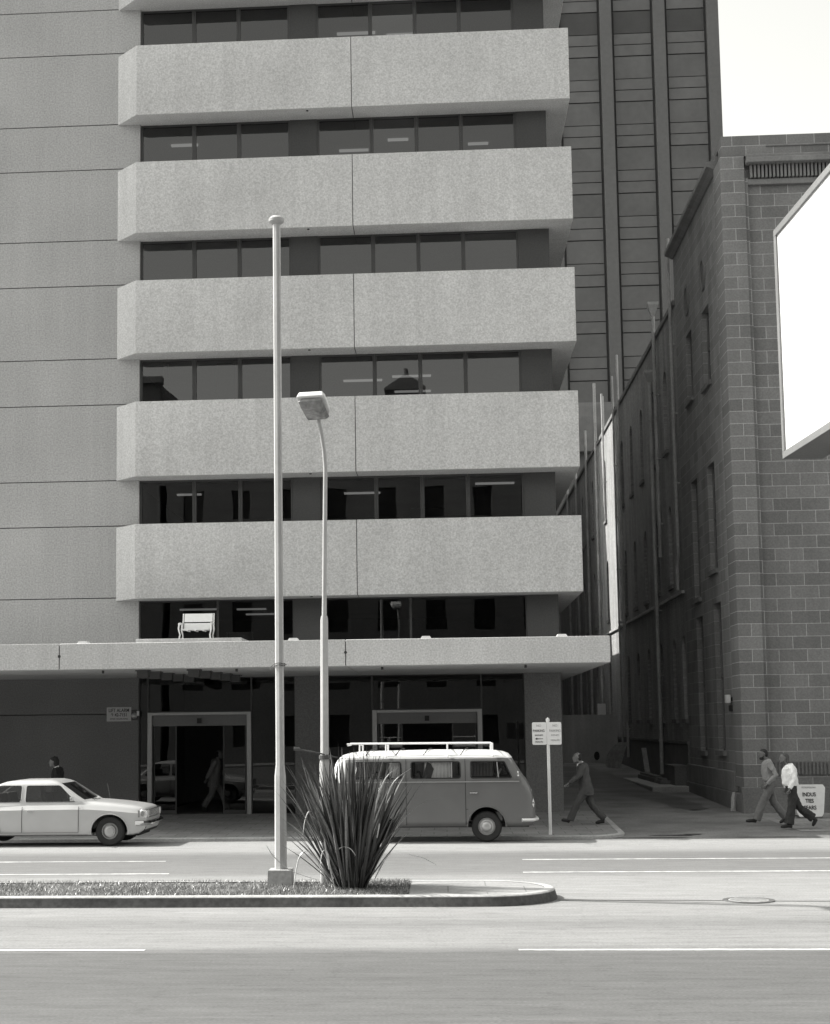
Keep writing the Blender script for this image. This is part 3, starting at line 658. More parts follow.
cp = MB(); cp.box(XS - .1, XS, 50.8, 104.3, 6.8, 6.9); link('string_course', cp, M['pipe'], bw)
cp = MB(); cp.box(XS - .07, XS, 50.8, 104.3, -.1, 1.75); cp.box(XS - .1, XS, 50.8, 104.3, 1.76, 1.86); link('dado', cp, M['stone_dark'], bw)
cp = MB(); cp.box(XS - .5, XS - .02, 51.0, 53.2, -.1, 1.0); cp.box(XS - .53, XS - .02, 50.97, 53.23, 1.0, 1.06); link('low_pier', cp, M['stone_dark'], bw)
def downpipe(y, ztop, zbot, r=.055, mat='pipe', off=.14, hopper=False, kink=None, clamp=True):
    L0 = MB(); x = XS - off
    pts = [(x, y, ztop)]
    if kink: pts += [(x, y, kink + .15), (x, y + .3, kink - .15), (x, y + .3, zbot)]
    else: pts += [(x, y, zbot)]
    L0.tube(pts, r, 8)
    o = link('downpipe', L0, M[mat], bw, sm=50)
    if clamp:
        c = MB(); z = zbot + 1.2
        while z < min(ztop, 16) - .5:
            if not kink or z > kink + .5:
                c = MB(); c.cyl((x, y, z), (0, 0, 1), r * 1.35, .06, 8); c.box(x, XS, y - .02, y + .02, z, z + .05); link('pipe_clamp', c, M[mat], o)
            z += 2.4
    if hopper:
        c = MB(); c.rings([[(x + sx * w_, y + sy * w_, z_) for sx, sy in ((-1, -1), (1, -1), (1, 1), (-1, 1))] for w_, z_ in ((.06, ztop - .5), (.2, ztop - .1), (.2, ztop))]); link('hopper', c, M[mat], o)
    return o
downpipe(51.0, 19.1, 6.95, .06, 'pipe', kink=7.9)
downpipe(55.1, 18.0, 8.5, .07, 'pipe', hopper=True)
downpipe(56.2, 15.7, .6, .075, 'pipe', .18, hopper=True)
downpipe(66.6, 18.9, 1, .06, 'pipe')
downpipe(68.6, 18.4, 1, .045, 'pipe')
downpipe(73.2, 18.6, 13, .05, 'pipe')
for y, zt in ((76.6, 19.9), (82, 18.5), (88.4, 17.8), (94.5, 18.6)): downpipe(y, zt, 1.2, .075, 'pipe')
# pale vertical conduit in the lane and flue frame
cf = MB(); cf.tube([(XS - .18, 42.3, .56), (XS - .22, 42.3, .4), (XS - .24, 42.3, .05)], .07, 8); cf.box(XS - .3, XS - .18, 42.2, 42.4, .0, .12)
link('gutter_shoe', cf, M['pipe'], sb, sm=40)
ln = thing('wall_lamp', 'small pale lamp box on the stone corner above a dark switch box', 'lamp', (XS - .01, 43.2, 2.85))
q = MB(); q.box(XS - .18, XS - .06, 43.05, 43.3, 3.02, 3.25); link('lamp_housing', q, M['whitematt'], ln, bevel=.01)
q = MB(); q.box(XS - .06, XS, 43.1, 43.25, 3.08, 3.18); q.box(XS - .08, XS - .001, 43.1, 43.3, 2.78, 2.95); link('switch_box', q, M['ink'], ln)

# far ends of the lane
fe = thing('far_brick_building', 'pale rendered building closing the far end of the lane', 'building', (5, 104.5, 0))
q = MB(); fops = [(u, u + .8, z_, z_ + 1.8) for u in (.8, 2.2, 3.6) for z_ in (4.5, 8.5, 12)]
wall_grid(q, (2.6, 104.5, 0), (1, 0, 0), (0, -1, 0), 0, 5.5, 0, 15, fops, .2); q.box(2.6, 8.0, 104.8, 112, 0, 15); link('wall', q, M['render_far'], fe)
for u0, u1, a, b_ in fops:
    q = MB(); q.quad((2.6 + u0, 104.7, a), (2.6 + u1, 104.7, a), (2.6 + u1, 104.7, b_), (2.6 + u0, 104.7, b_)); link('window', q, M['dark_pane'], fe)
rb = thing('rear_sun_blocker', 'unseen brick block behind the office block, added to shade the far lane wall', 'building', (-5, 78, 0))
q = MB(); q.box(-26, 3.1, 78.0, 128, -.1, 27); link('wall', q, M['brick_red'], rb)  # hidden occluder, added to bound the sunlit stripe on the lane wall
q = MB(); q.box(-26, 3.25, 77.9, 128, 27, 27.3); link('roof', q, M['stone_dark'], rb)
for i in range(10):
    for z_ in (3, 8, 13, 18):
        q = MB(); q.box(3.06, 3.13, 80 + i * 4.6, 81.4 + i * 4.6, z_, z_ + 2.4); link('window', q, M['dark_pane'], rb)
lw = thing('gap_sun_blocker', 'unseen low block in the gap, added to end the sunlit stripe above the ground', 'building', (-5, 73.5, 0))
q = MB(); q.box(-26, 3.1, 70.52, 77.98, -.1, 10.6); link('wall', q, M['concrete_wall'], lw)  # hidden low occluder, added to keep sun off the lower lane wall
q = MB(); q.box(-26, 3.2, 70.53, 77.88, 10.6, 10.75); link('roof', q, M['joint'], lw)

# hoarding, planks, step, timber
fn = thing('hoarding_fence', 'flat grey hoarding closing the lane between the two buildings', 'fence', (5.5, 71, .6))
for x0, x1 in ((3.2, 5.55), (5.56, 8.02)):
    q = MB(); q.box(x0, x1, 70.98, 71.03, .62, 2.88); link('board', q, M['fence'], fn, bevel=.004)
q = MB(); q.box(3.0, 8.02, 71.04, 71.12, .55, .75); q.box(3.0, 8.02, 71.04, 71.12, 2.4, 2.5); link('rail', q, M['timber'], fn)
q = MB(); q.prism([(.13 * cos(t), .2 * sin(t)) for t in [2 * pi * k / 14 for k in range(14)]], lambda u, v, w_: (7.02 + u, w_, .98 + v), 70.93, 70.978); link('opening_cover', q, M['ink'], fn)
wp = MB(); wp.box(7.52, 7.92, 75.0, 75.1, 1.0, 3.45); o = tag(link('notice_board', wp, M['whitematt']), 'small white board standing behind the lane hoarding', 'board'); origin_to(o, (7.72, 75, 1.0))
for i, (y, dx) in enumerate(((66.6, 0), (66.0, .12))):
    q = MB(); n = 8; R = []
    for k in range(n + 1):
        t = k / n; x = XS - .85 + dx + .42 * t * t; w_ = .16 + .18 * sin(pi * min(1, t * .9 + .1)); z_ = .5 + 1.15 * t
        R.append([(x - w_, y, z_), (x + w_ * .6, y, z_), (x + w_ * .6, y + .05, z_), (x - w_, y + .05, z_)])
    q.rings(R); o = link('bent_board', q, M['timber'])
    tag(o, ('wide bowed board leaning on the lane wall beside the hoarding, the farther of two', 'narrower bowed board leaning on the lane wall, the nearer of two')[i], 'board', 'boards leaning on the lane wall'); origin_to(o, (XS - .9 + dx, y + .27, .55))
q = MB(); q.prism([(0, 0), (.2, 0), (.06, 1.1), (-.12, 1.1)], lambda u, v, w_: (XS - .42 + u, w_ + v * .05, .42 + v), 59.0, 59.04); o = link('white_plank', q, M['timber_pale']); tag(o, 'single pale plank leaning upright against the dark lane wall', 'plank'); origin_to(o, (XS - .4, 59, .45))
q = MB(); q.box(XS - 1.35, XS - .12, 50.3, 58.5, -.2, .40); o = link('concrete_step', q, M['kerb'], bevel=.03); tag(o, 'low raised concrete slab along the lane wall', 'kerb slab'); origin_to(o, (XS - .7, 54, 0))
for i, (a, b_, h) in enumerate(((53.5, 57.9, .16), (52.0, 53.2, .12))):
    q = MB(); q.box(XS - .85, XS - .45, a, b_, .402, .402 + h); q.box(XS - .8, XS - .6, a + .1, b_ - .2, .402 + h, .402 + h + .08); o = link('stacked_timber', q, M['stone_dark'], bevel=.01)
    tag(o, ('long stack of dark timber lying on the concrete slab', 'short dark timber offcut at the near end of the slab')[i], 'timber', 'timber on the lane slab'); origin_to(o, (XS - .65, (a + b_) / 2, .402))

# ------------------------------------------------------------------ tower behind
tw = thing('office_tower', 'tall grey tower block with vertical ribs rising behind the lane', 'building', (15, 130, 0))
q = MB(); q.box(-12, 24.9, 130.6, 160, 0, 78); link('core_wall', q, M['tower_dark'], tw)
ribs = [24.43 + .5 - 5.03 * k for k in range(8)]
for k in range(8):
    x0 = 24.43 - 4.73 * k; q = MB(); q.box(x0, x0 + 1.02, 130.0, 131.0, 0, 78.5); link('rib', q, M['tower_pier'], tw, bevel=.03)
zf = 53.46 - 4.22 * 13
fl = 0
while zf < 74:
    for k in range(3 if zf > 20 else 2):
        xa = 24.43 - 4.73 * (k + 1) + 1.02 + .22; xb = 24.43 - 4.73 * k - .22
        dark = 63.4 < zf + 1.0 < 68
        q = MB(); q.box(xa, xb, 130.42, 130.6, zf + .05, zf + 1.03); link('spandrel', q, M['tower_panel'], tw)
        q = MB(); q.box(xa, xb, 130.42, 130.6, zf + 1.11, zf + 2.07); link('spandrel', q, M['tower_panel'], tw)
        q = MB(); q.box(xa, xb, 130.45, 130.6, zf + 2.15, zf + 4.17); link('window', q, M['tower_dark'] if 63 < zf + 2.2 else M['tower_glass'], tw)
    zf += 4.22
q = MB(); q.box(-12, 25.4, 130.1, 160, 78.5, 80); link('roof_parapet', q, M['tower_pier'], tw)
# rooftop plant between tower and lane
rp = thing('rooftop_plant', 'dark rooftop machinery and ducts in front of the tower foot', 'roof plant', (13, 118, 0))
q = MB(); q.box(8.9, 14.2, 117, 124, 0, 23.5); q.box(9.0, 11.9, 116, 120, 23.5, 26.2); q.box(11.0, 13.6, 118, 121, 23.5, 27.6); q.box(10.2, 14.0, 119, 122, 27.6, 28.0); link('housing', q, M['stone_dark'], rp)
for x in (10.0, 10.6, 12.7):
    q = MB(); q.cyl((x, 116.4, 23.4), (0, 0, 1), .12, 4.5, 8); link('flue', q, M['pipe'], rp)

# ------------------------------------------------------------------ projecting sign
XB = 8.2
bs = thing('projecting_sign', 'large blank white box sign carried high over the footpath at the right edge', 'sign', (9.95, 34.9, 0))
q = MB(); q.box(XB + .02, XB + .9, 30.6, 36.0, 8.78, 14.3); link('sign_box', q, M['white'], bs)
q = MB()
for a in ((30.55, 36.06, 8.73, 8.90), (30.55, 36.06, 14.18, 14.35)): q.box(XB - .03, XB + .93, a[0], a[1], a[2], a[3])
for a in ((30.55, 30.72), (35.90, 36.07)): q.box(XB - .028, XB + .928, a[0], a[1], 8.901, 14.179)
link('sign_frame', q, M['signframe'], bs, bevel=.01)
for o in bs.children:
    o.data.transform(Matrix.Translation(Vector((8.2, 36, 0)) - Vector(bs.location)) @ Matrix.Rotation(radians(3.2), 4, 'Z') @ Matrix.Translation(Vector(bs.location) - Vector((8.2, 36, 0))))
q = MB(); q.tube([(9.95, 34.9, 0), (9.95, 34.9, 14.4)], .13, 12); link('post', q, M['polegrey'], bs, sm=40)
for z_ in (9.6, 13.6):
    q = MB(); q.box(XB + .93, 9.9, 34.82, 34.98, z_, z_ + .15); link('bracket', q, M['rust'], bs)

# ------------------------------------------------------------------ buildings across the street (seen in the glass)
def far_side(name, label, x0, x1, y, h, v, turret=None):
    t = thing(name, label, 'building', ((x0 + x1) / 2, y, 0))
    q = MB(); op_ = []
    nx_ = int((x1 - x0) / 3.2)
    for i in range(nx_):
        u = 1 + i * (x1 - x0 - 1.6) / max(1, nx_); z_ = 1.2
        while z_ + 2 < h - 1: op_.append((u, u + 1.3, z_, z_ + 2.0)); z_ += 3.7
    wall_grid(q, (x0, y, 0), (1, 0, 0), (0, 1, 0), 0, x1 - x0, -.1, h, op_, .3)
    q.box(x0, x1, y - 20, y - .5, -.1, h); link('wall', q, v, t)
    q = MB()
    for a, b_, c, d in op_: q.quad((x0 + a, y - .3, c), (x0 + b_, y - .3, c), (x0 + b_, y - .3, d), (x0 + a, y - .3, d))
    q2 = link('glazing', q, M['dark_pane'], t)
    q = MB(); q.box(x0 - .2, x1 + .2, y - .5, y + .35, h - .1, h + .35); link('cornice', q, v, t)
    if turret:
        q = MB(); X, zz = turret
        q.box(X - 1.0, X + 1.0, y - 1.8, y - .2, h, zz); link('turret', q, M['stone_dark'], t)
        q = MB(); q.prism([(-1.35, 0), (-1.35, .15), (0, 1.15), (1.35, .15), (1.35, 0)], lambda u, v_, w_: (X + u, w_, zz + v_), y - 2.1, y + .1); link('pediment', q, M['stone_dark'], t)
        q = MB(); q.cyl((X, y - 1, zz + 1.0), (0, 0, 1), .14, .7, 8); link('finial', q, M['stone_dark'], t)
        for dx in (-12, 5.0, 12):
            q = MB(); q.box(X + dx, X + dx + .7, y - 2, y - 1, h, h + 1.3); link('chimney', q, M['stone_dark'], t)
    return t
M['opp_a'] = surf('opposite_stone', .13, .9, .1, 5, .1, .5, streak=.1); M['opp_b'] = surf('opposite_render', .17, .9, .1, 5, .1, .5, streak=.1)
far_side('street_building', 'plain stone-fronted building across the street with a small gabled turret', -18, 9, -14, 22.6, M['opp_a'], (-2.2, 24.5))
far_side('street_building', 'pale rendered building across the street, left of the turreted one', -48, -18.5, -14, 25.5, M['opp_b'])
far_side('street_building', 'pale rendered building across the street, right of the turreted one', 9.5, 42, -14, 24.0, M['opp_b'])
nf = MB(); nf.quad((-120, -14, .1), (120, -14, .1), (120, -9, .1), (-120, -9, .1)); nf.quad((-120, -9, -.05), (120, -9, -.05), (120, -9, .1), (-120, -9, .1)); struct('near_footpath', nf, M['paver'])

# ------------------------------------------------------------------ poles
fpz = .15; px, py = -2.5, 22.75
fpole = thing('flagpole', 'tall tapering white flagpole on a concrete block in the grassy median', 'flagpole', (px, py, .15))
k_ = py / 23.3
q = MB(); q.tube([(px, py, .33), (px, py, 1.76)], [.093, .086], 8); link('lower_shaft', q, M['polepaint'], fpole, sm=30)
q = MB(); q.tube([(px, py, 1.75), (px, py, 1.93), (px + .0, py, 10.35)], [.086, .066, .060], 8); link('upper_shaft', q, M['polepaint'], fpole, sm=30)
q = MB(); q.rings([[(px + r * cos(t), py + r * sin(t), z_) for t in [2 * pi * k / 20 for k in range(20)]] for r, z_ in ((.07, 10.34), (.12, 10.38), (.125, 10.42), (.09, 10.46), (.02, 10.48))]); link('cap', q, M['pipe'], fpole, sm=40)
q = MB(); q.rings([[(px + a * w_, py + b_ * w_, z_) for a, b_ in ((-1, -1), (1, -1), (1, 1), (-1, 1))] for w_, z_ in ((.185, .1), (.175, .36), (.165, .372))]); link('base_block', q, M['kerb'], fpole)
q = MB()
for dz in (0, .03): q.tube([(px + .085 * cos(t), py + .085 * sin(t), 3.42 + dz + .01 * sin(3 * t)) for t in [2 * pi * k / 14 for k in range(15)]], .007, 5)
q.tube([(px - .08, py - .03, 3.44), (px - .13, py - .06, 3.40), (px - .12, py - .08, 3.36)], .006, 5); q.tube([(px + .08, py - .03, 3.44), (px + .12, py - .08, 3.43)], .006, 5)
link('wire_tie', q, M['rust'], fpole)
q = MB(); q.tube([(px + .055, py - .06, 1.7), (px + .05, py - .055, 10.3)], .006, 5); link('halyard', q, M['pipe'], fpole)

lx, ly = -1.83, 22.75
sl = thing('street_lamp', 'slim grey street lamp with a boxy lantern rising behind the flax plant', 'street lamp', (lx, ly, .15))
q = MB(); q.tube([(lx, ly, .14), (lx, ly, 1.95), (lx + .005, ly, 2.0), (lx + .02, ly, 4.1), (lx + .02, ly, 4.17)], [.076, .072, .062, .058, .047], 10); link('base_shaft', q, M['polepaint'], sl, sm=30)
q = MB(); q.tube([(lx + .02, ly, 4.16), (lx + .045, ly, 5.6), (lx + .06, ly, 6.45), (lx + .045, ly - .02, 6.72), (lx + .01, ly - .08, 6.98), (lx - .04, ly - .18, 7.26)], [.036, .034, .032, .031, .03, .028], 10); link('arm', q, M['polepaint'], sl, sm=50)
# lantern: boxy head tilting up toward the road
c0 = Vector((lx - .04, ly - .18, 7.24)); dirv = Vector((-.14, -.86, .30)).normalized(); sd = dirv.cross(Vector((0, 0, 1))).normalized(); upv = sd.cross(dirv)
def H(u, v, w_): return tuple(c0 + sd * u * 1.08 + dirv * v * .74 + upv * (w_ + .03))
q = MB()
q.rings([[H(-.15, -.12, 0), H(.15, -.12, 0), H(.13, -.1, .07), H(-.13, -.1, .07)], [H(-.2, .1, 0), H(.2, .1, 0), H(.175, .1, .10), H(-.175, .1, .10)],
         [H(-.215, .5, 0), H(.215, .5, 0), H(.18, .5, .12), H(-.18, .5, .12)], [H(-.2, .68, .01), H(.2, .68, .01), H(.165, .66, .10), H(-.165, .66, .10)]])
lh = link('lantern', q, M['whitematt'], sl, bevel=.015)
q = MB()
q.rings([[H(-.13, -.08, -.002), H(.13, -.08, -.002), H(.13, .62, -.002), H(-.13, .62, -.002)], [H(-.17, -.06, -.04), H(.17, -.06, -.04), H(.18, .62, -.05), H(-.18, .62, -.05)], [H(-.13, 0, -.11), H(.13, 0, -.11), H(.14, .52, -.13), H(-.14, .52, -.13)]])
link('diffuser', q, M['lens_lamp'], lh, bevel=.01)
q = MB(); q.tube([(lx - .42, ly - .1, 2.16), (lx - .1, ly - .09, 2.10), (lx + .2, ly + .02, 2.02)], [.016, .012, .012], 7); q.cyl((lx - .45, ly - .1, 2.165), (1, 0, -.1), .028, .09, 8); q.cyl((lx + .01, ly, 2.0), (0, 0, 1), .09, .06, 10); link('banner_bracket', q, M['rust'], sl)

# parking sign
sp_ = thing('parking_sign', 'white double parking sign on a slim white post at the kerb', 'sign', (2.31, 34.55, 0))
X0, Y0 = 2.31, 34.55
q = MB(); q.cyl((X0 + .02, Y0, 0), (0, 0, 1), .036, 2.56, 12); q.cyl((X0 + .02, Y0, 2.56), (0, 0, 1), .043, .05, 12); q.cyl((X0 + .02, Y0, 2.61), (0, 0, 1), .03, .025, 12, r2=.01); link('post', q, M['white'], sp_, sm=40)
def plate(x0, x1, z0, z1, r=.03):
    pts = []
    for cx, cz, a0 in ((x1 - r, z1 - r, 0), (x0 + r, z1 - r, 90), (x0 + r, z0 + r, 180), (x1 - r, z0 + r, 270)):
        pts += [(cx + r * cos(radians(a0 + a)), cz + r * sin(radians(a0 + a))) for a in (0, 30, 60, 90)]
    return pts
for i, (a, b_) in enumerate(((X0 - .34, X0 - .015), (X0 - .008, X0 + .32))):
    q = MB(); q.prism(plate(a, b_, 2.02, 2.53), lambda u, v, w_: (u, w_, v), Y0 - .05, Y0 - .038); po = link('sign_plate', q, M['white'], sp_)
    m_ = M['ink'] if i == 0 else M['ink_grey']; c = (a + b_) / 2 - (.01 if i == 0 else -.02)
    text('lettering', 'NO', .07, M['ink_grey'], po, (c, Y0 - .053, 2.45))
    text('lettering', 'PARKING', .078, m_ if i == 0 else M['ink_grey'], po, (c, Y0 - .053, 2.335), sx=.8)
    text('lettering', '8AM-6PM', .05, m_, po, (c, Y0 - .053, 2.235), sx=.9)
    if i == 0:
        ar = MB(); ar.prism([(-.09, 0), (-.04, .028), (-.04, .009), (.09, .006), (.09, -.006), (-.04, -.009), (-.04, -.028)], lambda u, v, w_: (c + u, w_, 2.155 + v), Y0 - .053, Y0 - .051); link('arrow', ar, M['ink'], po)
        text('lettering', 'MON-FRI', .048, m_, po, (c, Y0 - .053, 2.085), sx=.9)
    else: text('lettering', 'MON-FRI', .055, m_, po, (c, Y0 - .053, 2.12), sx=.95)

# A-board sign beside the walking men
ab = thing('sandwich_board', 'white sandwich board with black capital letters on the stone building footpath', 'sign', (9.22, 39.5, .02))
for yb, dy in ((39.3, .16), (39.75, -.16)):
    q = MB(); q.prism([(-.33, .08), (-.28, 0), (.28, 0), (.33, .08), (.42, .72), (.37, .80), (-.37, .80), (-.42, .72)], lambda u, v, w_, yb=yb, dy=dy: (9.24 + u, yb + v / .8 * dy + w_, .07 + v), 0, .02); pb = link('board', q, M['whitematt'], ab)
    if dy > 0:
        tilt = (pi / 2 - atan2(.16, .8), 0, 0)
        for s_, z_, sz, mm in (('METROPOLITAN', .80, .06, 'ink_grey'), ('INDUS', .62, .14, 'ink'), ('TIES', .46, .14, 'ink'), ('SEARS', .29, .14, 'ink'), ('OPEN', .15, .06, 'ink_grey')):
            text('lettering', s_, sz, M[mm], pb, (9.24, yb + (z_ - .07) / .8 * .16 - .006, z_), rot=tilt, sx=.82, bold=.003 if mm == 'ink' else 0)
q = MB()
for x in (8.96, 9.52): q.box(x - .02, x + .02, 39.32, 39.72, .05, .09)
link('brace', q, M['rust'], ab)

# ------------------------------------------------------------------ flax plant
fx, fy = -1.4, 22.12
fl_ = thing('flax_plant', 'big clump of dark sword-leaved flax in the median grass', 'plant', (fx, fy, .13))
def blade(mb, az, lean, length, wd, curve, seed, tip=.3, base_r=.2, segs=9):
    rr = random.Random(seed); br = base_r * sqrt(rr.random()); ba = az + rr.uniform(-.6, .6)
    p = Vector((fx + br * cos(ba) * 1.15, fy + br * sin(ba) * .9, .13)); d = Vector((cos(az), sin(az), 0)); s = Vector((-sin(az), cos(az), 0))
    tw_ = rr.uniform(-1.2, 1.2); s = (s * cos(tw_) + d * sin(tw_)).normalized()
    an = lean; L = []; C = []; Rr = []
    for k in range(segs + 1):
        t = k / segs
        w_ = wd * min(1, .55 + 1.2 * t) * (1 if t < .6 else max(.03, 1 - ((t - .6) / .4) ** 1.4))
        dr = d * sin(an) + Vector((0, 0, 1)) * cos(an)
        nrm = dr.cross(s)
        L.append(p - s * w_ + nrm * w_ * .5); C.append(p.copy()); Rr.append(p + s * w_ + nrm * w_ * .5)
        p = p + dr * (length / segs); an += curve / segs * (t ** 1.5) * 2
    vs = L + C + Rr; n = segs + 1; f = []
    for k in range(segs): f.append((k, k + 1, n + k + 1, n + k)); f.append((n + k, n + k + 1, 2 * n + k + 1, 2 * n + k))
    mb.add(vs, f)
q = MB()
for i in range(320):
    u = random.random(); lean = radians(1 + 31 * u ** 1.1); az = random.uniform(0, 2 * pi)
    length = random.uniform(1.25, 2.16) * (1 - .1 * u)
    blade(q, az, lean, length, random.uniform(.015, .034), random.uniform(-.25, .6) * (3.2 if random.random() < .1 else 1), i)
for i in range(9):   # long outliers at both sides
    az = random.choice((0, pi)) + random.uniform(-.7, .7); blade(q, az, radians(random.uniform(34, 50)), random.uniform(1.0, 1.5), .018, random.uniform(.1, .8), 500 + i)
link('foliage', q, M['flax'], fl_, sm=25)
for pts_ in (((-1.72, 21.85, .5), (-1.80, 21.8, .95), (-1.88, 21.75, 1.22), (-1.97, 21.7, 1.28), (-2.03, 21.68, 1.15), (-2.06, 21.66, .95)),
             ((-1.70, 21.8, .45), (-1.76, 21.76, .85), (-1.84, 21.7, 1.12), (-1.93, 21.66, 1.22)),
             ((-1.7, 21.82, .2), (-1.85, 21.74, .55), (-2.0, 21.7, .72), (-2.12, 21.66, .62), (-2.18, 21.64, .32), (-2.2, 21.62, .16)),
             ((-1.62, 21.75, .2), (-1.68, 21.68, .5), (-1.72, 21.62, .72), (-1.78, 21.6, .70), (-1.82, 21.58, .45)),
             ((-1.9, 21.9, .3), (-2.25, 21.9, .42), (-2.5, 21.9, .62), (-2.62, 21.9, .8)),
             ((-1.6, 21.7, .7), (-1.5, 21.62, .78), (-1.38, 21.6, .76), (-1.3, 21.58, .66)),
             ((-1.12, 21.8, .8), (-1.0, 21.7, 1.4), (-.86, 21.64, 1.75), (-.68, 21.6, 1.9)),
             ((-1.0, 21.7, .9), (-.9, 21.66, 1.35), (-.74, 21.62, 1.7), (-.5, 21.6, 1.88)),
             ((-1.05, 21.8, .3), (-.92, 21.72, .55), (-.8, 21.68, .7)),
             ((-.55, 21.7, .66), (-.35, 21.66, .62), (-.16, 21.64, .52))):
    cm = []
    for k in range(len(pts_) - 1):
        p0, p1, p2, p3 = [Vector(pts_[max(0, min(len(pts_) - 1, k + d))]) for d in (-1, 0, 1, 2)]
        for t in (0, .25, .5, .75): cm.append(.5 * (2 * p1 + (p2 - p0) * t + (2 * p0 - 5 * p1 + 4 * p2 - p3) * t * t + (3 * p1 - p0 - 3 * p2 + p3) * t ** 3))
    pts_ = cm + [Vector(pts_[-1])]
    q = MB(); n = len(pts_); wv = [.016 * (1 - .75 * abs(2 * k / (n - 1) - .8)) for k in range(n)]
    q.rings([[(p[0] - w_, p[1], p[2]), (p[0], p[1] - .006, p[2] + .004), (p[0] + w_, p[1], p[2])] for p, w_ in zip(pts_, wv)], False, closed=True); link('dry_leaf', q, M['flax_dead'], fl_)

# ------------------------------------------------------------------ vehicles
def boolean(o, cutters, op='DIFFERENCE'):
    for c in cutters: c.location = worldloc(o)
    for c in cutters:
        m = o.modifiers.new('b', 'BOOLEAN'); m.operation = op; m.solver = 'EXACT'; m.object = c
    bake(o)
    for c in cutters: bpy.data.objects.remove(c)
    return o
def tmp(mb):
    return link('tmp', mb, M['trim'])
def interp(tab, x):
    if x <= tab[0][0]: return tab[0][1]
    for (a, va), (b, vb) in zip(tab, tab[1:]):
        if x <= b: return va + (vb - va) * (x - a) / (b - a)
    return tab[-1][1]
def shell(xs, top, bot, half, prof, shape, inset=0.0):
    """lofted vehicle skin. prof: list (s, e): s height fraction, e share of the half width; shape(z) tumblehome"""
    q = MB(); R = []
    for x in xs:
        zt = interp(top, x) - inset; zb = interp(bot, x) + inset; W = interp(half, x) - inset; ring = []
        for sgn in (1, -1):
            pr = prof if sgn == 1 else prof[::-1]
            for s_, e_ in pr:
                z_ = zb + (zt - zb) * s_; ring.append((x, sgn * W * e_ * shape(z_), z_))
        R.append(ring)
    q.rings(R); return q
def rrect(pts, r=.07, n=4):
    """round the corners of a convex polygon"""
    out = []
    m = len(pts)
    for i in range(m):
        p = Vector((*pts[i], 0)); a = Vector((*pts[i - 1], 0)); b = Vector((*pts[(i + 1) % m], 0))
        da = (a - p).normalized(); db = (b - p).normalized(); A = p + da * r; B = p + db * r
        for k in range(n + 1):
            t = k / n; out.append(tuple(((A * (1 - t) + p * t) * (1 - t) + (p * (1 - t) + B * t) * t)[:2]))
    return out
def ring_strip(mb, pts, wd, fn, d0, d1):
    n = len(pts); c = (sum(p[0] for p in pts) / n, sum(p[1] for p in pts) / n)
    outer = []
    for i in range(n):
        a = Vector(pts[i - 1]); b = Vector(pts[(i + 1) % n]); t = (b - a)
        t = t.normalized() if t.length > 1e-6 else Vector((1, 0)); nn = Vector((t.y, -t.x)); p = Vector(pts[i])
        if (p + nn - Vector(c)).length < (p - Vector(c)).length: nn = -nn
        outer.append(tuple(p + nn * wd))
    v = [fn(*p, d0) for p in pts] + [fn(*p, d0) for p in outer] + [fn(*p, d1) for p in pts] + [fn(*p, d1) for p in outer]
    f = []
    for i in range(n):
        j = (i + 1) % n; f += [(i, j, n + j, n + i), (2 * n + i, 2 * n + j, 3 * n + j, 3 * n + i), (i, j, 2 * n + j, 2 * n + i), (n + i, n + j, 3 * n + j, 3 * n + i)]
    mb.add(v, f)
def wheel(parent, x, y, r, sgn, hubstyle, wid=.17):
    """wheel as one part; outer face toward sgn*y"""
    f0 = y; o = MB()
    prof = [(r * .54, -.004), (r * .60, .012), (r * .9, .02), (r * .97, .0), (r, -.03), (r, -wid + .03), (r * .96, -wid), (r * .6, -wid)]
    o.rings([[(x + rr * cos(t), f0 + sgn * d, r + rr * sin(t)) for t in [2 * pi * k / 40 for k in range(40)]] for rr, d in prof], False)
    t = link('wheel', o, M['rubber'], parent, world=False, sm=40)
    o = MB()
    if hubstyle == 'van': pr = [(r * .61, -.02), (r * .55, .012), (r * .5, -.03), (r * .36, -.01), (r * .34, .02), (r * .26, .045), (r * .1, .055), (.001, .056)]
    else: pr = [(r * .61, -.03), (r * .54, .012), (r * .5, .0), (r * .47, -.07), (r * .40, -.07), (r * .37, .0), (r * .3, .005), (r * .28, .03), (r * .2, .04), (r * .1, .035), (.001, .035)]
    o.rings([[(x + rr * cos(tt), f0 + sgn * d, r + rr * sin(tt)) for tt in [2 * pi * k / 32 for k in range(32)]] for rr, d in pr], False)
    link('rim', o, M['hub'], t, world=False, sm=50)
    return t
V = thing('camper_van', 'dark two-tone panel camper van with white roof and roof rack parked at the kerb', 'van', (-.24, 33.38, 0))
vx = sorted(set([-2.2, -2.19, -2.16, -2.1, -2.0, -1.85, -1.6, -1.2, -.6, 0, .6, 1.1, 1.35, 1.5, 1.6, 1.68, 1.76, 1.85, 1.95, 2.01, 2.06, 2.10, 2.13, 2.145, 2.15]))
vtop = [(-2.2, 1.45), (-2.19, 1.60), (-2.16, 1.70), (-2.1, 1.79), (-2.0, 1.86), (-1.85, 1.90), (-1.6, 1.93), (0, 1.955), (1.1, 1.945), (1.35, 1.93), (1.5, 1.905), (1.6, 1.87), (1.68, 1.79), (1.76, 1.66), (1.85, 1.515), (1.95, 1.36), (2.01, 1.26), (2.06, 1.12), (2.10, .98), (2.13, .84), (2.145, .72), (2.15, .6)]
vbot = [(-2.2, .55), (-2.16, .42), (-2.1, .36), (-2.0, .33), (1.9, .32), (2.06, .34), (2.13, .42), (2.15, .46)]
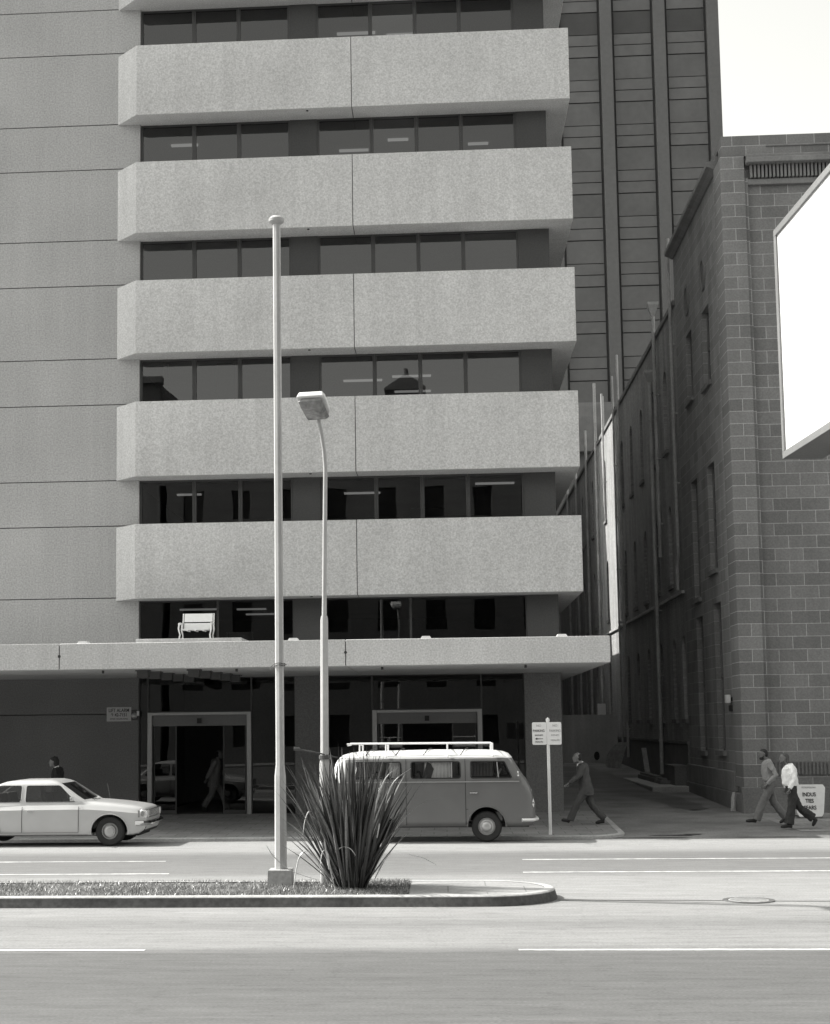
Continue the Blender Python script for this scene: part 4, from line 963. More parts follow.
vhalf = [(-2.2, .60), (-2.19, .68), (-2.16, .74), (-2.1, .79), (-2.0, .82), (-1.85, .845), (-1.6, .86), (1.35, .86), (1.6, .855), (1.85, .83), (2.01, .78), (2.06, .74), (2.10, .69), (2.13, .62), (2.145, .56), (2.15, .5)]
vprof = [(0, .55), (0, .9), (.03, .97), (.08, 1), (.3, 1), (.5, 1), (.58, 1), (.7, 1), (.8, .995), (.87, .98), (.92, .94), (.96, .85), (.985, .66), (1, .35)]
def vshape(z): return 1 if z < 1.25 else 1 - .17 * ((z - 1.25) / .7) ** 1.3
vy = lambda z: .86 * vshape(z)
vb = link('body', shell(vx, vtop, vbot, vhalf, vprof, vshape), [M['van_paint'], M['van_white'], M['trim']], V, world=False)
vin = tmp(shell(vx[2:-2], vtop, vbot, vhalf, vprof, vshape, .045))
vwins = [rrect([(-1.80, 1.345), (-.70, 1.345), (-.72, 1.715), (-1.76, 1.715)]), rrect([(-.52, 1.345), (.56, 1.345), (.55, 1.715), (-.52, 1.715)]), rrect([(.76, 1.345), (1.66, 1.345), (1.50, 1.715), (.76, 1.715)], .05)]
cuts = [vin]
for p in vwins: c = MB(); c.prism(p, lambda u, v, w_: (u, w_, v), -1.2, 1.2); cuts.append(tmp(c))
c = MB(); c.prism(rrect([(-.66, 1.36), (.66, 1.36), (.56, 1.78), (-.56, 1.78)], .08), lambda u, v, w_: (w_, u, v), 1.45, 2.5); cuts.append(tmp(c))
c = MB(); c.prism(rrect([(-.55, 1.36), (.55, 1.36), (.5, 1.7), (-.5, 1.7)], .08), lambda u, v, w_: (w_, u, v), -2.5, -1.9); cuts.append(tmp(c))
for xw in (1.09, -1.31):
    for sg_ in (1, -1):
        c = MB(); c.prism([(xw + .40 * cos(t), .34 + .40 * sin(t)) for t in [2 * pi * k / 36 for k in range(36)]], lambda u, v, w_: (u, w_, v), sg_ * .58, sg_ * 1.1); cuts.append(tmp(c))
boolean(vb, cuts)
def paint_by(o, fn):
    for p in o.data.polygons: p.material_index = fn(p.center)
bm = bmesh.new(); bm.from_mesh(vb.data)
bmesh.ops.bisect_plane(bm, geom=bm.verts[:] + bm.edges[:] + bm.faces[:], plane_co=(0, 0, 1.775), plane_no=(0, 0, 1))
bmesh.ops.bisect_plane(bm, geom=bm.verts[:] + bm.edges[:] + bm.faces[:], plane_co=(-1.92, 0, 0), plane_no=(-1, 0, 0))
bmesh.ops.bisect_plane(bm, geom=bm.verts[:] + bm.edges[:] + bm.faces[:], plane_co=(0, 0, 1.27), plane_no=(0, 0, 1))
bm.to_mesh(vb.data); bm.free()
def vpaint(c):
    if abs(c.y) < vy(c.z) - .03 and c.z < 1.75 and -2.1 < c.x < 1.75 and abs(c.y) > .2 and c.z > .4: pass
    if c.z > 1.775: return 1
    if c.x < -1.92 and c.z > 1.27: return 1  # sun on the upper rear corner, painted in as white
    return 0
paint_by(vb, vpaint); smooth(vb.data, 38)
for sgn in (1, -1):
    for i, p in enumerate(vwins):
        fn_ = lambda u, v, d, sgn=sgn: (u, sgn * (vy(v) + d), v)
        q = MB(); ring_strip(q, p, -.022, fn_, .004, -.02); fo = link('window', q, M['trim'], V, world=False)
        q = MB(); q.add([fn_(u, v, -.012) for u, v in p], [tuple(range(len(p)))]); link('pane', q, M['glass_car'], fo, world=False)
        if i: xx = (.36, .36) if i == 1 else (1.36, 1.33); q = MB(); q.quad(fn_(xx[0] - .012, 1.35, .002), fn_(xx[0] + .012, 1.35, .002), fn_(xx[1] + .012, 1.71, .002), fn_(xx[1] - .012, 1.71, .002)); q.quad(fn_(xx[0] - .012, 1.35, -.02), fn_(xx[0] + .012, 1.35, -.02), fn_(xx[1] + .012, 1.71, -.02), fn_(xx[1] - .012, 1.71, -.02)); link('vent_bar', q, M['alu'], fo, world=False)
    q = MB()
    for a, b_ in ((-1.95, 1.80),): q.box(a, b_, sgn * (.862), sgn * .874, 1.265, 1.29)
    link('belt_trim', q, M['alu'], V, world=False)
    q = MB()
    for x in (-.62, .65): q.box(x - .006, x + .006, sgn * .8605, sgn * .8625, .36, 1.26)
    q.box(.65, 1.62 if 0 else .70, sgn * .8605, sgn * .8625, .69, .70)
    for x in (-.62, .65): q.tube([(x, sgn * (vy(z_) + .001), z_) for z_ in (1.29, 1.4, 1.5, 1.6, 1.7, 1.76)], .005, 5)
    link('door_seam', q, M['trim'], V, world=False)
    q = MB(); q.tube([(-2.02, sgn * (vy(1.79) * .965), 1.795), (-1.8, sgn * vy(1.79), 1.80), (1.3, sgn * vy(1.79), 1.80), (1.60, sgn * vy(1.79) * .96, 1.78)], .016, 6); link('roof_gutter', q, M['van_white'], V, world=False)
    q = MB(); q.box(.74, .9, sgn * .875, sgn * .895, 1.03, 1.055); q.box(.76, .78, sgn * .86, sgn * .88, 1.03, 1.055); q.box(.86, .88, sgn * .86, sgn * .88, 1.03, 1.055); link('door_handle', q, M['chrome'], V, world=False)
    for xw in (1.09, -1.31):
        wheel(V, xw, sgn * .80, .325, sgn, 'van')
        q = MB(); q.tube([(xw + .41 * cos(t), sgn * .862, .34 + .41 * sin(t)) for t in [radians(-2 + 184 * k / 20) for k in range(21)]], .012, 6); link('arch_lip', q, M['van_paint'], V, world=False)
    q = MB(); q.rings([[(2.035 + d, sgn * .60 + rr * cos(t), .80 + rr * sin(t)) for t in [2 * pi * k / 20 for k in range(20)]] for rr, d in ((.11, -.02), (.11, .06), (.095, .075), (.05, .095), (.005, .1))]); hl = link('headlight', q, M['lens'], V, world=False, sm=40)
    q = MB(); q.rings([[(2.05 + d, sgn * .60 + rr * cos(t), .80 + rr * sin(t)) for t in [2 * pi * k / 20 for k in range(20)]] for rr, d in ((.12, -.03), (.122, .055), (.1, .07))], False); link('bezel', q, M['chrome'], hl, world=False, sm=40)
    q = MB(); q.box(2.0, 2.075, sgn * .50, sgn * .66, 1.04, 1.11); link('indicator', q, M['lens_amber'], V, world=False, bevel=.01)
    q = MB(); q.tube([(1.74, sgn * .82, 1.36), (1.76, sgn * .93, 1.40)], .008, 6); q.cyl((1.755, sgn * .98, 1.44), (1, 0, .1), .065, .03, 14); link('mirror', q, M['chrome'], V, world=False)
    q = MB(); q.box(-2.19, -2.14, sgn * .66, sgn * .78, .9, 1.15); link('tail_light', q, M['lens_amber'], V, world=False)
# windscreen and rear glass
def front_at(z_, tab=vtop):
    for (a, va), (b, vb2) in zip(tab[13:], tab[14:]):
        if va >= z_ >= vb2: return a + (b - a) * (va - z_) / (va - vb2)
    return 2
p = rrect([(-.66, 1.36), (.66, 1.36), (.56, 1.78), (-.56, 1.78)], .08)
fnw = lambda u, v, d: (1.95 - (v - 1.36) * .63 - .07 * (u / .66) ** 2 - .015 + d, u, v)
q = MB(); ring_strip(q, p, -.02, fnw, .012, -.02); fo = link('windscreen', q, M['trim'], V, world=False)
q = MB(); q.add([fnw(u, v, -.005) for u, v in p], [tuple(range(len(p)))]); link('pane', q, M['glass_car'], fo, world=False)
p = rrect([(-.55, 1.36), (.55, 1.36), (.5, 1.7), (-.5, 1.7)], .08)
q = MB(); q.add([(-2.175 + (v - 1.36) * .1, u, v) for u, v in p], [tuple(range(len(p)))]); link('rear_window', q, M['glass_car'], V, world=False)
for xx, s_ in ((2.12, 1), (-2.22, -1)):
    q = MB(); q.tube([(xx - s_ * .28, -.86, .46), (xx - s_ * .05, -.82, .46), (xx + s_ * .03, -.6, .46), (xx + s_ * .05, 0, .46), (xx + s_ * .03, .6, .46), (xx - s_ * .05, .82, .46), (xx - s_ * .28, .86, .46)], .07, 8, flat=.5, up=(0, 0, 1)); link('bumper', q, M['van_white'], V, world=False, sm=40)
q = MB(); q.box(-2.0, 2.0, -.6, .6, .30, .36); q.box(-2.1, -1.6, -.4, .4, .25, .5); link('underbody', q, M['rubber'], V, world=False)
for (x, z0_) in ((.70, .75), (-.35, .75), (-1.3, .75)):
    for ys in ((-.7, -.1), (.1, .7)):
        q = MB(); q.box(x, x + .5, ys[0], ys[1], z0_, z0_ + .16); q.prism([(0, 0), (.12, 0), (.02, .62), (-.08, .62)], lambda u, v, w_: (x + u, w_, z0_ + .1 + v), ys[0], ys[1]); link('seat', q, M['seat'], V, world=False, bevel=.03)
q = MB(); q.box(1.40, 1.66, -.72, .72, 1.12, 1.3); link('dashboard', q, M['seat'], V, world=False, bevel=.03)
q = MB(); q.tube([(1.35 + .08 * sin(t), -.38 + .2 * cos(t), 1.36 + .18 * sin(t)) for t in [2 * pi * k / 20 for k in range(21)]], .013, 6); q.tube([(1.36, -.38, 1.36), (1.6, -.38, 1.15)], .02, 6); link('steering_wheel', q, M['white'], V, world=False)
for a, b_, yy in ((-.22, .34, -.70), (-.98, -.76, -.70), (-1.75, -.7, .70), (-.45, .5, .70), (.8, 1.3, .72)):  # pale pleated sheets added behind the van panes to brighten the windows
    q = MB(); n = 14; q.rings([[(a + (b_ - a) * k / n, yy + .012 * (k % 2), z_) for k in range(n + 1)] for z_ in (1.34, 1.72)], False, closed=False); link('pale_backing', q, M['curtain'], V, world=False)
q = MB();  q.prism([(-.28, 1.36), (-.08, 1.36), (-.02, 1.55), (-.08, 1.66), (-.16, 1.70), (-.2, 1.58)], lambda u, v, w_: (u, w_, v), -.70, -.66); link('hung_coat', q, M['seat'], V, world=False)
# roof rack: lifts off the van
rk = thing('roof_rack', 'long white tubular roof rack clamped to the van roof gutters', 'roof rack', (-.24, 33.38, 1.80))
for sgn in (1, -1):
    q = MB(); q.tube([(-1.9, sgn * .62, 2.10), (1.25, sgn * .62, 2.09)], .015, 8); link('rail', q, M['whitematt'], rk, world=False)
    for x in (-1.62, -1.05, .28, 1.25):
        q = MB(); q.tube([(x, sgn * .62, 2.09), (x, sgn * .66, 1.95), (x, sgn * vy(1.8) * 1.01, 1.81)], [.02, .018, .016], 8); link('stay', q, M['whitematt'], rk, world=False)
for x in (-1.88, -1.62, -1.05, .28, 1.25):
    q = MB(); q.tube([(x, -.62, 2.07), (x, .62, 2.07)], .016, 8); link('crossbar', q, M['whitematt'], rk, world=False)
for o in rk.children: o.data.transform(Matrix.Translation((0, 0, -1.80)))
for x in (-1.35, -.7, -.1, .7):
    q = MB(); q.tube([(x - .14, -.66, 1.855 - 1.80), (x - .06, -.5, 1.955 - 1.8), (x, -.2, 1.985 - 1.8), (x + .03, .2, 1.985 - 1.8)], .01, 6); link('slat', q, M['trim'], rk, world=False)

# sedan
CA = thing('parked_sedan', 'cream four-door sedan parked nose-right at the left edge', 'car', (-8.52, 32.92, 0))
cxs = [-2.35, -2.33, -2.28, -2.15, -1.9, -1.6, -1.3, -.9, -.5, 0, .4, .75, .95, 1.15, 1.35, 1.6, 1.85, 2.05, 2.18, 2.26, 2.30, 2.32]
ctop = [(-2.35, .78), (-2.33, .84), (-2.28, .88), (-2.15, .92), (-1.9, .95), (-1.3, .98), (-.5, .99), (.4, 1.0), (.75, 1.0), (.95, .99), (1.35, .95), (1.85, .885), (2.05, .86), (2.18, .835), (2.26, .80), (2.30, .76), (2.32, .72)]
cbot = [(-2.35, .45), (-2.28, .34), (-2.1, .26), (-1.6, .22), (1.8, .22), (2.1, .26), (2.26, .34), (2.32, .42)]
chalf = [(-2.35, .72), (-2.28, .80), (-2.1, .87), (-1.6, .92), (-.5, .94), (.5, .94), (1.2, .93), (1.7, .91), (2.05, .87), (2.18, .84), (2.26, .80), (2.32, .74)]
cprof = [(0, .5), (0, .88), (.04, .95), (.15, .985), (.4, 1), (.6, 1), (.76, .99), (.80, .965), (.88, .93), (.95, .88), (.985, .80), (.995, .6), (1, .3)]
one = lambda z_: 1
cb_ = link('body', shell(cxs, ctop, cbot, chalf, cprof, one), [M['car_paint'], M['trim']], CA, world=False)
gh_o = [(-1.75, -1.15), (-1.2, -.62), (.10, .98), (.10, 1.0)]
def cabin(ins):
    q = MB(); R = []
    for z_, xr_, xf_, hw in ((.90, -1.78, .92, .86), (.99, -1.66, .80, .845), (1.10, -1.50, .60, .81), (1.25, -1.28, .36, .755), (1.33, -1.14, .22, .72), (1.375, -1.0, .11, .66), (1.40, -.8, .0, .55), (1.405, -.6, -.12, .4)):
        xr_ += ins; xf_ -= ins; hw -= ins; z2 = z_ - (ins if z_ > 1.3 else 0) - (ins if z_ < .95 else 0); ring = []
        for sx, sy_, a0 in ((1, 1, 0), (-1, 1, 90), (-1, -1, 180), (1, -1, 270)):
            r = .10
            for k in range(4):
                a = radians(a0 + 30 * k); ring.append(((xf_ if sx > 0 else xr_) - sx * r + r * cos(a), sy_ * (hw - r) + r * sin(a), z2))
        R.append(ring)
    q.rings(R); return q
cabo = tmp(cabin(0)); boolean(cb_, [cabo], 'UNION')
cuts = [tmp(shell(cxs[2:-3], ctop, cbot, chalf, cprof, one, .05)), tmp(cabin(.045))]
cw = [rrect([(-1.42, .99), (-.62, .99), (-.62, 1.30), (-1.12, 1.30)], .05), rrect([(-.52, .99), (.58, .99), (.21, 1.30), (-.52, 1.30)], .04)]
for p in cw: c = MB(); c.prism(p, lambda u, v, w_: (u, w_, v), -1.2, 1.2); cuts.append(tmp(c))
c = MB(); c.prism(rrect([(-.72, 1.02), (.72, 1.02), (.62, 1.335), (-.62, 1.335)], .06), lambda u, v, w_: (w_, u, v), .15, 1.6); cuts.append(tmp(c))
c = MB(); c.prism(rrect([(-.72, 1.02), (.72, 1.02), (.62, 1.33), (-.62, 1.33)], .06), lambda u, v, w_: (w_, u, v), -2.3, -1.0); cuts.append(tmp(c))
for xw in (1.33, -1.45):
    for sg_ in (1, -1):
        c = MB(); c.prism([(xw + .40 * cos(t), .30 + .40 * sin(t)) for t in [2 * pi * k / 36 for k in range(36)]], lambda u, v, w_: (u, w_, v), sg_ * .64, sg_ * 1.2); cuts.append(tmp(c))
boolean(cb_, cuts); smooth(cb_.data, 32)
for p in cb_.data.polygons: p.material_index = 0
chy = lambda z_: interp([(.90, .86), (.99, .845), (1.10, .81), (1.25, .755), (1.33, .72), (1.375, .66)], z_)
for sgn in (1, -1):
    fn_ = lambda u, v, d, sgn=sgn: (u, sgn * (chy(v) + d), v)
    for i, p in enumerate(cw):
        q = MB(); ring_strip(q, p, .012, fn_, .006, -.01); fo = link('window', q, M['chrome'], CA, world=False)
        q = MB(); q.add([fn_(u, v, -.012) for u, v in p], [tuple(range(len(p)))]); link('pane', q, M['glass_car'], fo, world=False)
    for xw in (1.33, -1.45):
        wheel(CA, xw, sgn * .86, .315, sgn, 'car', .19)
        q = MB(); q.tube([(xw + .405 * cos(t), sgn * .93, .30 + .405 * sin(t)) for t in [radians(-8 + 196 * k / 20) for k in range(21)]], .01, 6); link('arch_lip', q, M['car_paint'], CA, world=False)
    q = MB()
    for x in (.66, -.57): q.tube([(x, sgn * .941, .3), (x, sgn * .942, .6), (x, sgn * .935, .79), (x, sgn * .90, .88)], .005, 5)
    q.box(-1.1, 1.0 if 0 else .66, sgn * .93, sgn * .934, .285, .293); link('door_seam', q, M['trim'], CA, world=False)
    q = MB(); q.box(.48, .62, sgn * .94, sgn * .955, .78, .80) if 0 else q.box(-.45, -.3, sgn * .94, sgn * .962, .77, .79); link('door_handle', q, M['chrome'], CA, world=False)
    q = MB(); q.tube([(.62, sgn * .86, .99), (.54, sgn * .95, 1.03)], .01, 6); q.box(.50, .56, sgn * .93, sgn * 1.04, 1.01, 1.08); link('mirror', q, M['chrome'], CA, world=False, bevel=.01)
    q = MB(); q.box(2.12, 2.335, sgn * .58, sgn * .83, .60, .79); hl = link('headlight_surround', q, M['chrome'], CA, world=False, bevel=.02)
    q = MB(); q.rings([[(2.335 + d, sgn * .705 + rr * cos(t), .695 + rr * sin(t)) for t in [2 * pi * k / 20 for k in range(20)]] for rr, d in ((.085, .0), (.08, .012), (.04, .025), (.004, .03))]); link('headlight', q, M['lens'], hl, world=False, sm=40)
    q = MB(); q.cyl((2.2, sgn * .829, .695), (0, sgn, 0), .06, .015, 16); q.box(2.05, 2.11, sgn * .855, sgn * .872, .62, .78); link('indicator', q, M['lens_amber'], CA, world=False)
    q = MB(); q.box(-2.36, -2.3, sgn * .45, sgn * .78, .58, .74); link('tail_light', q, M['lens_amber'], CA, world=False)
q = MB(); q.quad((.88, -.70, 1.02), (.88, .70, 1.02), (.385, .62, 1.325), (.385, -.62, 1.325))
q = MB(); n = 6
for k in range(n):
    a0, a1 = -1 + 2 * k / n, -1 + 2 * (k + 1) / n
    q.quad((.765 - .08 * a0 * a0, .72 * a0, 1.01), (.765 - .08 * a1 * a1, .72 * a1, 1.01), (.245 - .05 * a1 * a1, .63 * a1, 1.335), (.245 - .05 * a0 * a0, .63 * a0, 1.335))
link('windscreen', q, M['glass_car'], CA, world=False, sm=40)
q = MB(); q.quad((-1.6, -.70, 1.02), (-1.6, .70, 1.02), (-1.13, .61, 1.33), (-1.13, -.61, 1.33)); link('rear_window', q, M['glass_car'], CA, world=False)
q = MB(); q.box(2.25, 2.33, -.57, .57, .60, .79)
for k in range(6): q.box(2.33, 2.345, -.57, .57, .615 + k * .03, .625 + k * .03)
for k in range(9): q.box(2.332, 2.348, -.5 + k * .125 - .004, -.5 + k * .125 + .004, .61, .78)
link('grille', q, M['chrome'], CA, world=False)
for xx, s_ in ((2.36, 1), (-2.38, -1)):
    q = MB(); q.tube([(xx - s_ * .38, -.90, .50), (xx - s_ * .12, -.88, .50), (xx + s_ * .01, -.72, .49), (xx + s_ * .04, 0, .49), (xx + s_ * .01, .72, .49), (xx - s_ * .12, .88, .50), (xx - s_ * .38, .90, .50)], .085, 8, flat=.7, up=(0, 0, 1)); link('bumper', q, M['chrome'], CA, world=False, sm=40)
q = MB(); q.prism([(2.05, .34), (2.3, .40), (2.2, .28), (1.8, .22)], lambda u, v, w_: (u, w_, v), -.75, .75); q.box(-2.0, 2.0, -.62, .62, .2, .27); link('underbody', q, M['rubber'], CA, world=False)
for x in (-.05, -1.05):
    for ys in ((-.66, -.08), (.08, .66)):
        q = MB(); q.box(x - .1, x + .4, ys[0], ys[1], .5, .68); q.prism([(-.1, .6), (.02, .6), (-.08, 1.15), (-.18, 1.15)], lambda u, v, w_: (x + u, w_, v), ys[0], ys[1]); link('seat', q, M['seat'], CA, world=False, bevel=.03)
q = MB(); q.box(.5, .85, -.75, .75, .82, .985); link('dashboard', q, M['seat'], CA, world=False, bevel=.03)
q = MB(); q.tube([(.36 + .08 * sin(t), -.36 + .19 * cos(t), .98 + .17 * sin(t)) for t in [2 * pi * k / 20 for k in range(21)]], .012, 6); link('steering_wheel', q, M['seat'], CA, world=False)
q = MB(); q.tube([(.9, .1, 1.012), (.86, -.45, 1.03)], .006, 5); q.tube([(.9, -.5, 1.012), (.84, -.05, 1.03)], .006, 5); link('wiper', q, M['trim'], CA, world=False)
q = MB(); q.tube([(.95, .84, .99), (.88, .86, 1.28)], .004, 5); link('aerial', q, M['chrome'], CA, world=False)
def carwarp(o):
    for ch in o.children: carwarp(ch)
    if o.type != 'MESH' or o.name.startswith(('wheel', 'rim')): return
    for v in o.data.vertices:
        x, y, z_ = v.co
        if x > 1.75: x = 1.75 + (x - 1.75) * .62
        if z_ > 1.0: z_ = z_ - .048 + (z_ - 1) * .118
        elif z_ > .32: z_ = .32 + (z_ - .32) * .93
        v.co = (x, y, z_)
carwarp(CA)

# ------------------------------------------------------------------ people
from mathutils import noise as mnoise
def remesh(name, mb, mat, parent, vox, sm=2, fold=0.0):
    o = link(name, mb, mat, parent, world=False)
    m = o.modifiers.new('r', 'REMESH'); m.mode = 'VOXEL'; m.voxel_size = vox
    s_ = o.modifiers.new('s', 'SMOOTH'); s_.iterations = sm; s_.factor = .5
    bake(o)
    o.data.materials.clear(); o.data.materials.append(mat)
    if fold:                                   # cloth folds: ridged noise, drawn out down the limb
        nn = [v.normal.copy() for v in o.data.vertices]
        for v, n_ in zip(o.data.vertices, nn):
            c = v.co; k = mnoise.noise(Vector((c.x * 9 + parent.location.x * 3, c.y * 9, c.z * 5 + c.x * 4))); k2 = mnoise.noise(Vector((c.x * 20, c.y * 20, c.z * 14 + 7)))
            v.co = c + n_ * fold * ((1 - abs(k) * 3.2) * .7 + k2 * .8)
    for p in o.data.polygons: p.use_smooth = True
    return o
def head_mesh(mb, c, tilt=0.0, s=1.0):
    """face toward +x; c is the head centre"""
    def P(x, y, z_):
        x, z_ = x * cos(tilt) + z_ * sin(tilt), -x * sin(tilt) + z_ * cos(tilt); return (c[0] + x * s, c[1] + y * s, c[2] + z_ * s)
    secs = [(-.118, .045, .082, .022), (-.105, .0, .096, .045), (-.075, -.04, .098, .058), (-.04, -.075, .096, .068), (0, -.09, .095, .074), (.035, -.096, .098, .076), (.07, -.092, .088, .072), (.1, -.072, .062, .056), (.118, -.03, .025, .03)]
    R = []
    for z_, xb, xf, hw in secs:
        R.append([P((xb + xf) / 2 + (xf - xb) / 2 * cos(t), hw * sin(t), z_) for t in [2 * pi * k / 16 for k in range(16)]])
    mb.rings(R)
    mb.tube([P(.088, 0, .03), P(.112, 0, -.005), P(.120, 0, -.022), P(.09, 0, -.034)], [.008, .013, .016, .010], 8)
    mb.tube([P(.088, -.02, -.058), P(.101, 0, -.057), P(.088, .02, -.058)], .008, 6)
    for sg_ in (1, -1):
        mb.tube([P(-.01, sg_ * .074, .025), P(-.018, sg_ * .084, .01), P(-.008, sg_ * .08, -.025)], [.012, .016, .009], 6)
        mb.tube([P(.078, sg_ * .045, .038), P(.09, sg_ * .02, .04)], .010, 6)
    return P
def hand_mesh(mb, wrist, d, out, s=1.0):
    """wrist point, direction toward fingers, outward normal of the palm"""
    w_ = Vector(wrist); d = Vector(d).normalized(); o_ = Vector(out).normalized(); sd_ = d.cross(o_).normalized()
    mb.tube([w_ - d * .02, w_ + d * .03, w_ + d * .085], [.024, .036, .036], 8, flat=.5)
    for i, (L, sp) in enumerate(((.068, -.026), (.078, -.009), (.072, .009), (.056, .025))):
        b = w_ + d * .08 + sd_ * sp; mb.tube([b, b + d * L * .5 - o_ * .006, b + d * L * .85 - o_ * .03, b + d * L * .9 - o_ * .045], [.0095, .009, .0085, .006], 6)
    b = w_ + d * .03 + sd_ * -.03; mb.tube([b, b + d * .03 - sd_ * .022, b + d * .062 - sd_ * .02 - o_ * .012], [.012, .011, .008], 6)
def person(label, loc, J, cloth, mats, hairf, face=pi, group='people walking past', tilt=0, jacket=False, cuffs=.055, show_shoes=True, flare=1.0):
    """J: joints in local axes (x forward, y left, z up)"""
    root = thing('person', label, 'person', loc, group); root.rotation_euler = (0, 0, face)
    Vv = {k: Vector(v) for k, v in J.items()}
    b = MB(); P = head_mesh(b, Vv['head'], tilt)
    b.tube([Vv['head'] + Vector((-.03, 0, -.06)), Vv['neck'], Vv['neck'] + Vector((-.02, 0, -.08))], [.055, .056, .075], 12)
    ch, pe = Vv['chest'], Vv['pelvis']
    b.ell([(ch.x, 0, ch.z + .14, .06, .13), (ch.x, 0, ch.z + .08, .09, .16), (ch.x, 0, ch.z - .05, .10, .14), ((ch.x + pe.x) / 2, 0, (ch.z + pe.z) / 2, .09, .125), (pe.x, 0, pe.z, .095, .14), (pe.x, 0, pe.z - .09, .07, .12)])
    for s_ in 'LR':
        b.tube([Vv['sh' + s_], Vv['el' + s_], Vv['wr' + s_]], [.045, .036, .026], 10)
        d = (Vv['wr' + s_] - Vv['el' + s_]); hand_mesh(b, Vv['wr' + s_], d, (0, 1 if s_ == 'L' else -1, 0))
        b.tube([Vv['hip' + s_], Vv['kn' + s_], Vv['an' + s_]], [.07, .05, .036], 10)
    remesh('body', b, mats['skin'], root, .0075, 2)
    # top
    t = MB(); yb = mats.get('girth', 1.0)
    if jacket:
        secs = [(ch.x - .01, ch.z + .20, .06, .09), (ch.x, ch.z + .165, .115, .19), (ch.x + .005, ch.z + .08, .15, .205), (ch.x + .01, ch.z - .06, .158, .19), ((ch.x + pe.x) / 2 + .01, (ch.z + pe.z) / 2, .152, .18), (pe.x + .01, pe.z + .03, .16, .19), (pe.x - .01, pe.z - .10, .175, .20), (pe.x - .02, pe.z - .22, .185, .205)]
    else:
        secs = [(ch.x - .01, ch.z + .205, .055, .075), (ch.x, ch.z + .165, .095, .175), (ch.x + .005, ch.z + .08, .12 * yb, .19), (ch.x + .012, ch.z - .06, .128 * yb, .175), ((ch.x + pe.x) / 2 + .015, (ch.z + pe.z) / 2 + .02, .128 * yb, .165), (pe.x + .012, pe.z + .09, .13 * yb, .165), (pe.x + .005, pe.z + .055, .118 * yb, .16)]
    t.ell([(a, 0, z_, ax, ay) for a, z_, ax, ay in secs], 20)
    for s_ in 'LR':
        sh, el, wr = Vv['sh' + s_], Vv['el' + s_], Vv['wr' + s_]
        sh2 = sh * .85 + Vector((ch.x, 0, sh.z)) * .15
        m1 = sh.lerp(el, .5); m2 = el.lerp(wr, .5)
        t.tube([sh2, m1, el, m2, wr.lerp(el, .04)], [.072, .068, .062, .056, .046 if not jacket else .052], 12)
    top = remesh('jacket' if jacket else 'shirt', t, mats['top'], root, .011, 3, .011)
    t = MB(); pr_ = .10 if not jacket else .09
    t.ell([(pe.x, 0, pe.z + .08, .115, .16), (pe.x, 0, pe.z, .125, .175), (pe.x, 0, pe.z - .09, .12, .17)], 18)
    for s_ in 'LR':
        h_, k_2, a_ = Vv['hip' + s_], Vv['kn' + s_], Vv['an' + s_]
        t.tube([h_ + Vector((0, 0, .03)), h_.lerp(k_2, .5), k_2, k_2.lerp(a_, .5), a_ + (a_ - k_2).normalized() * .015], [.112, .102, .086, .082 * flare, .086 * flare], 12)
    remesh('trousers', t, mats['legs'], root, .011, 3, .011)
    t = MB()
    for s_ in 'LR':
        a_, to = Vv['an' + s_], Vv['toe' + s_]
        d = (to - a_); dn = Vector((d.x, d.y, d.z)).normalized(); hl_ = Vv['heel' + s_]
        t = MB()
        t.tube([hl_ + Vector((0, 0, .03)), hl_.lerp(to, .35) + Vector((0, 0, .045)), hl_.lerp(to, .7) + Vector((0, 0, .034)), to + Vector((0, 0, .024))], [.036, .044, .046, .026], 10)
        t.tube([a_, hl_.lerp(to, .25) + Vector((0, 0, .045))], [.042, .04], 10)
        remesh('shoe', t, M['shoe'], root, .009, 2)
    hb = MB(); hairf(hb, P)
    remesh('hair', hb, mats['hair'], root, .009, 2)
    if 'collar' in mats:
        c = MB(); nk = Vv['neck']
        c.rings([[(nk.x + .004 + (.072 + dr) * cos(tt), (.068 + dr) * sin(tt), nk.z + z_ - .035 * cos(tt)) for tt in [2 * pi * k / 18 for k in range(18)]] for dr, z_ in ((.012, -.07), (.010, -.03), (.002, .0), (-.006, .0))], False)
        c.prism([(.0, -.03), (.0, .03), (-.16, .012), (-.16, -.012)], lambda u, v, w_: (ch.x + .115 + w_ - u * -.05, v, ch.z + .165 + u), -.01, .02)
        link('collar', c, mats['collar'], root, world=False, sm=40)
    if 'tie' in mats:
        c = MB(); c.prism([(.0, -.015), (.0, .015), (-.3, .03), (-.34, 0), (-.3, -.03)], lambda u, v, w_: (ch.x + .128 + w_ + (-u) * .03, v, ch.z + .12 + u), .0, .008); link('tie', c, mats['tie'], root, world=False)
    return root
def cap_hair(mb, P, front=.06, low=-.03, thick=.014, hw=.082, fz=.05, back=.108):
    R = []
    for z_, xb, xf, w_ in ((low - .03, -.085, -.03, .05), (low, -back, -.01, hw), (.02, -back - .004, .005, hw + .003), (fz, -back - .003, front * .8, hw + .002), (.085, -back * .9, front + .03, hw * .93), (.115, -.075, front, hw * .7), (.135, -.035, front * .4, hw * .35)):
        R.append([P((xb + xf) / 2 + (xf - xb) / 2 * cos(t), w_ * sin(t), z_) for t in [2 * pi * k / 16 for k in range(16)]])
    mb.rings(R)
def bald_hair(mb, P):
    R = []
    for z_, xb, xf, w_ in ((-.075, -.085, -.02, .064), (-.03, -.108, .012, .084), (.03, -.112, .03, .086), (.07, -.108, -.0, .08), (.085, -.098, -.03, .07)):
        R.append([P((xb + xf) / 2 + (xf - xb) / 2 * cos(t), w_ * sin(t), z_) for t in [2 * pi * k / 16 for k in range(16)]])
    mb.rings(R)
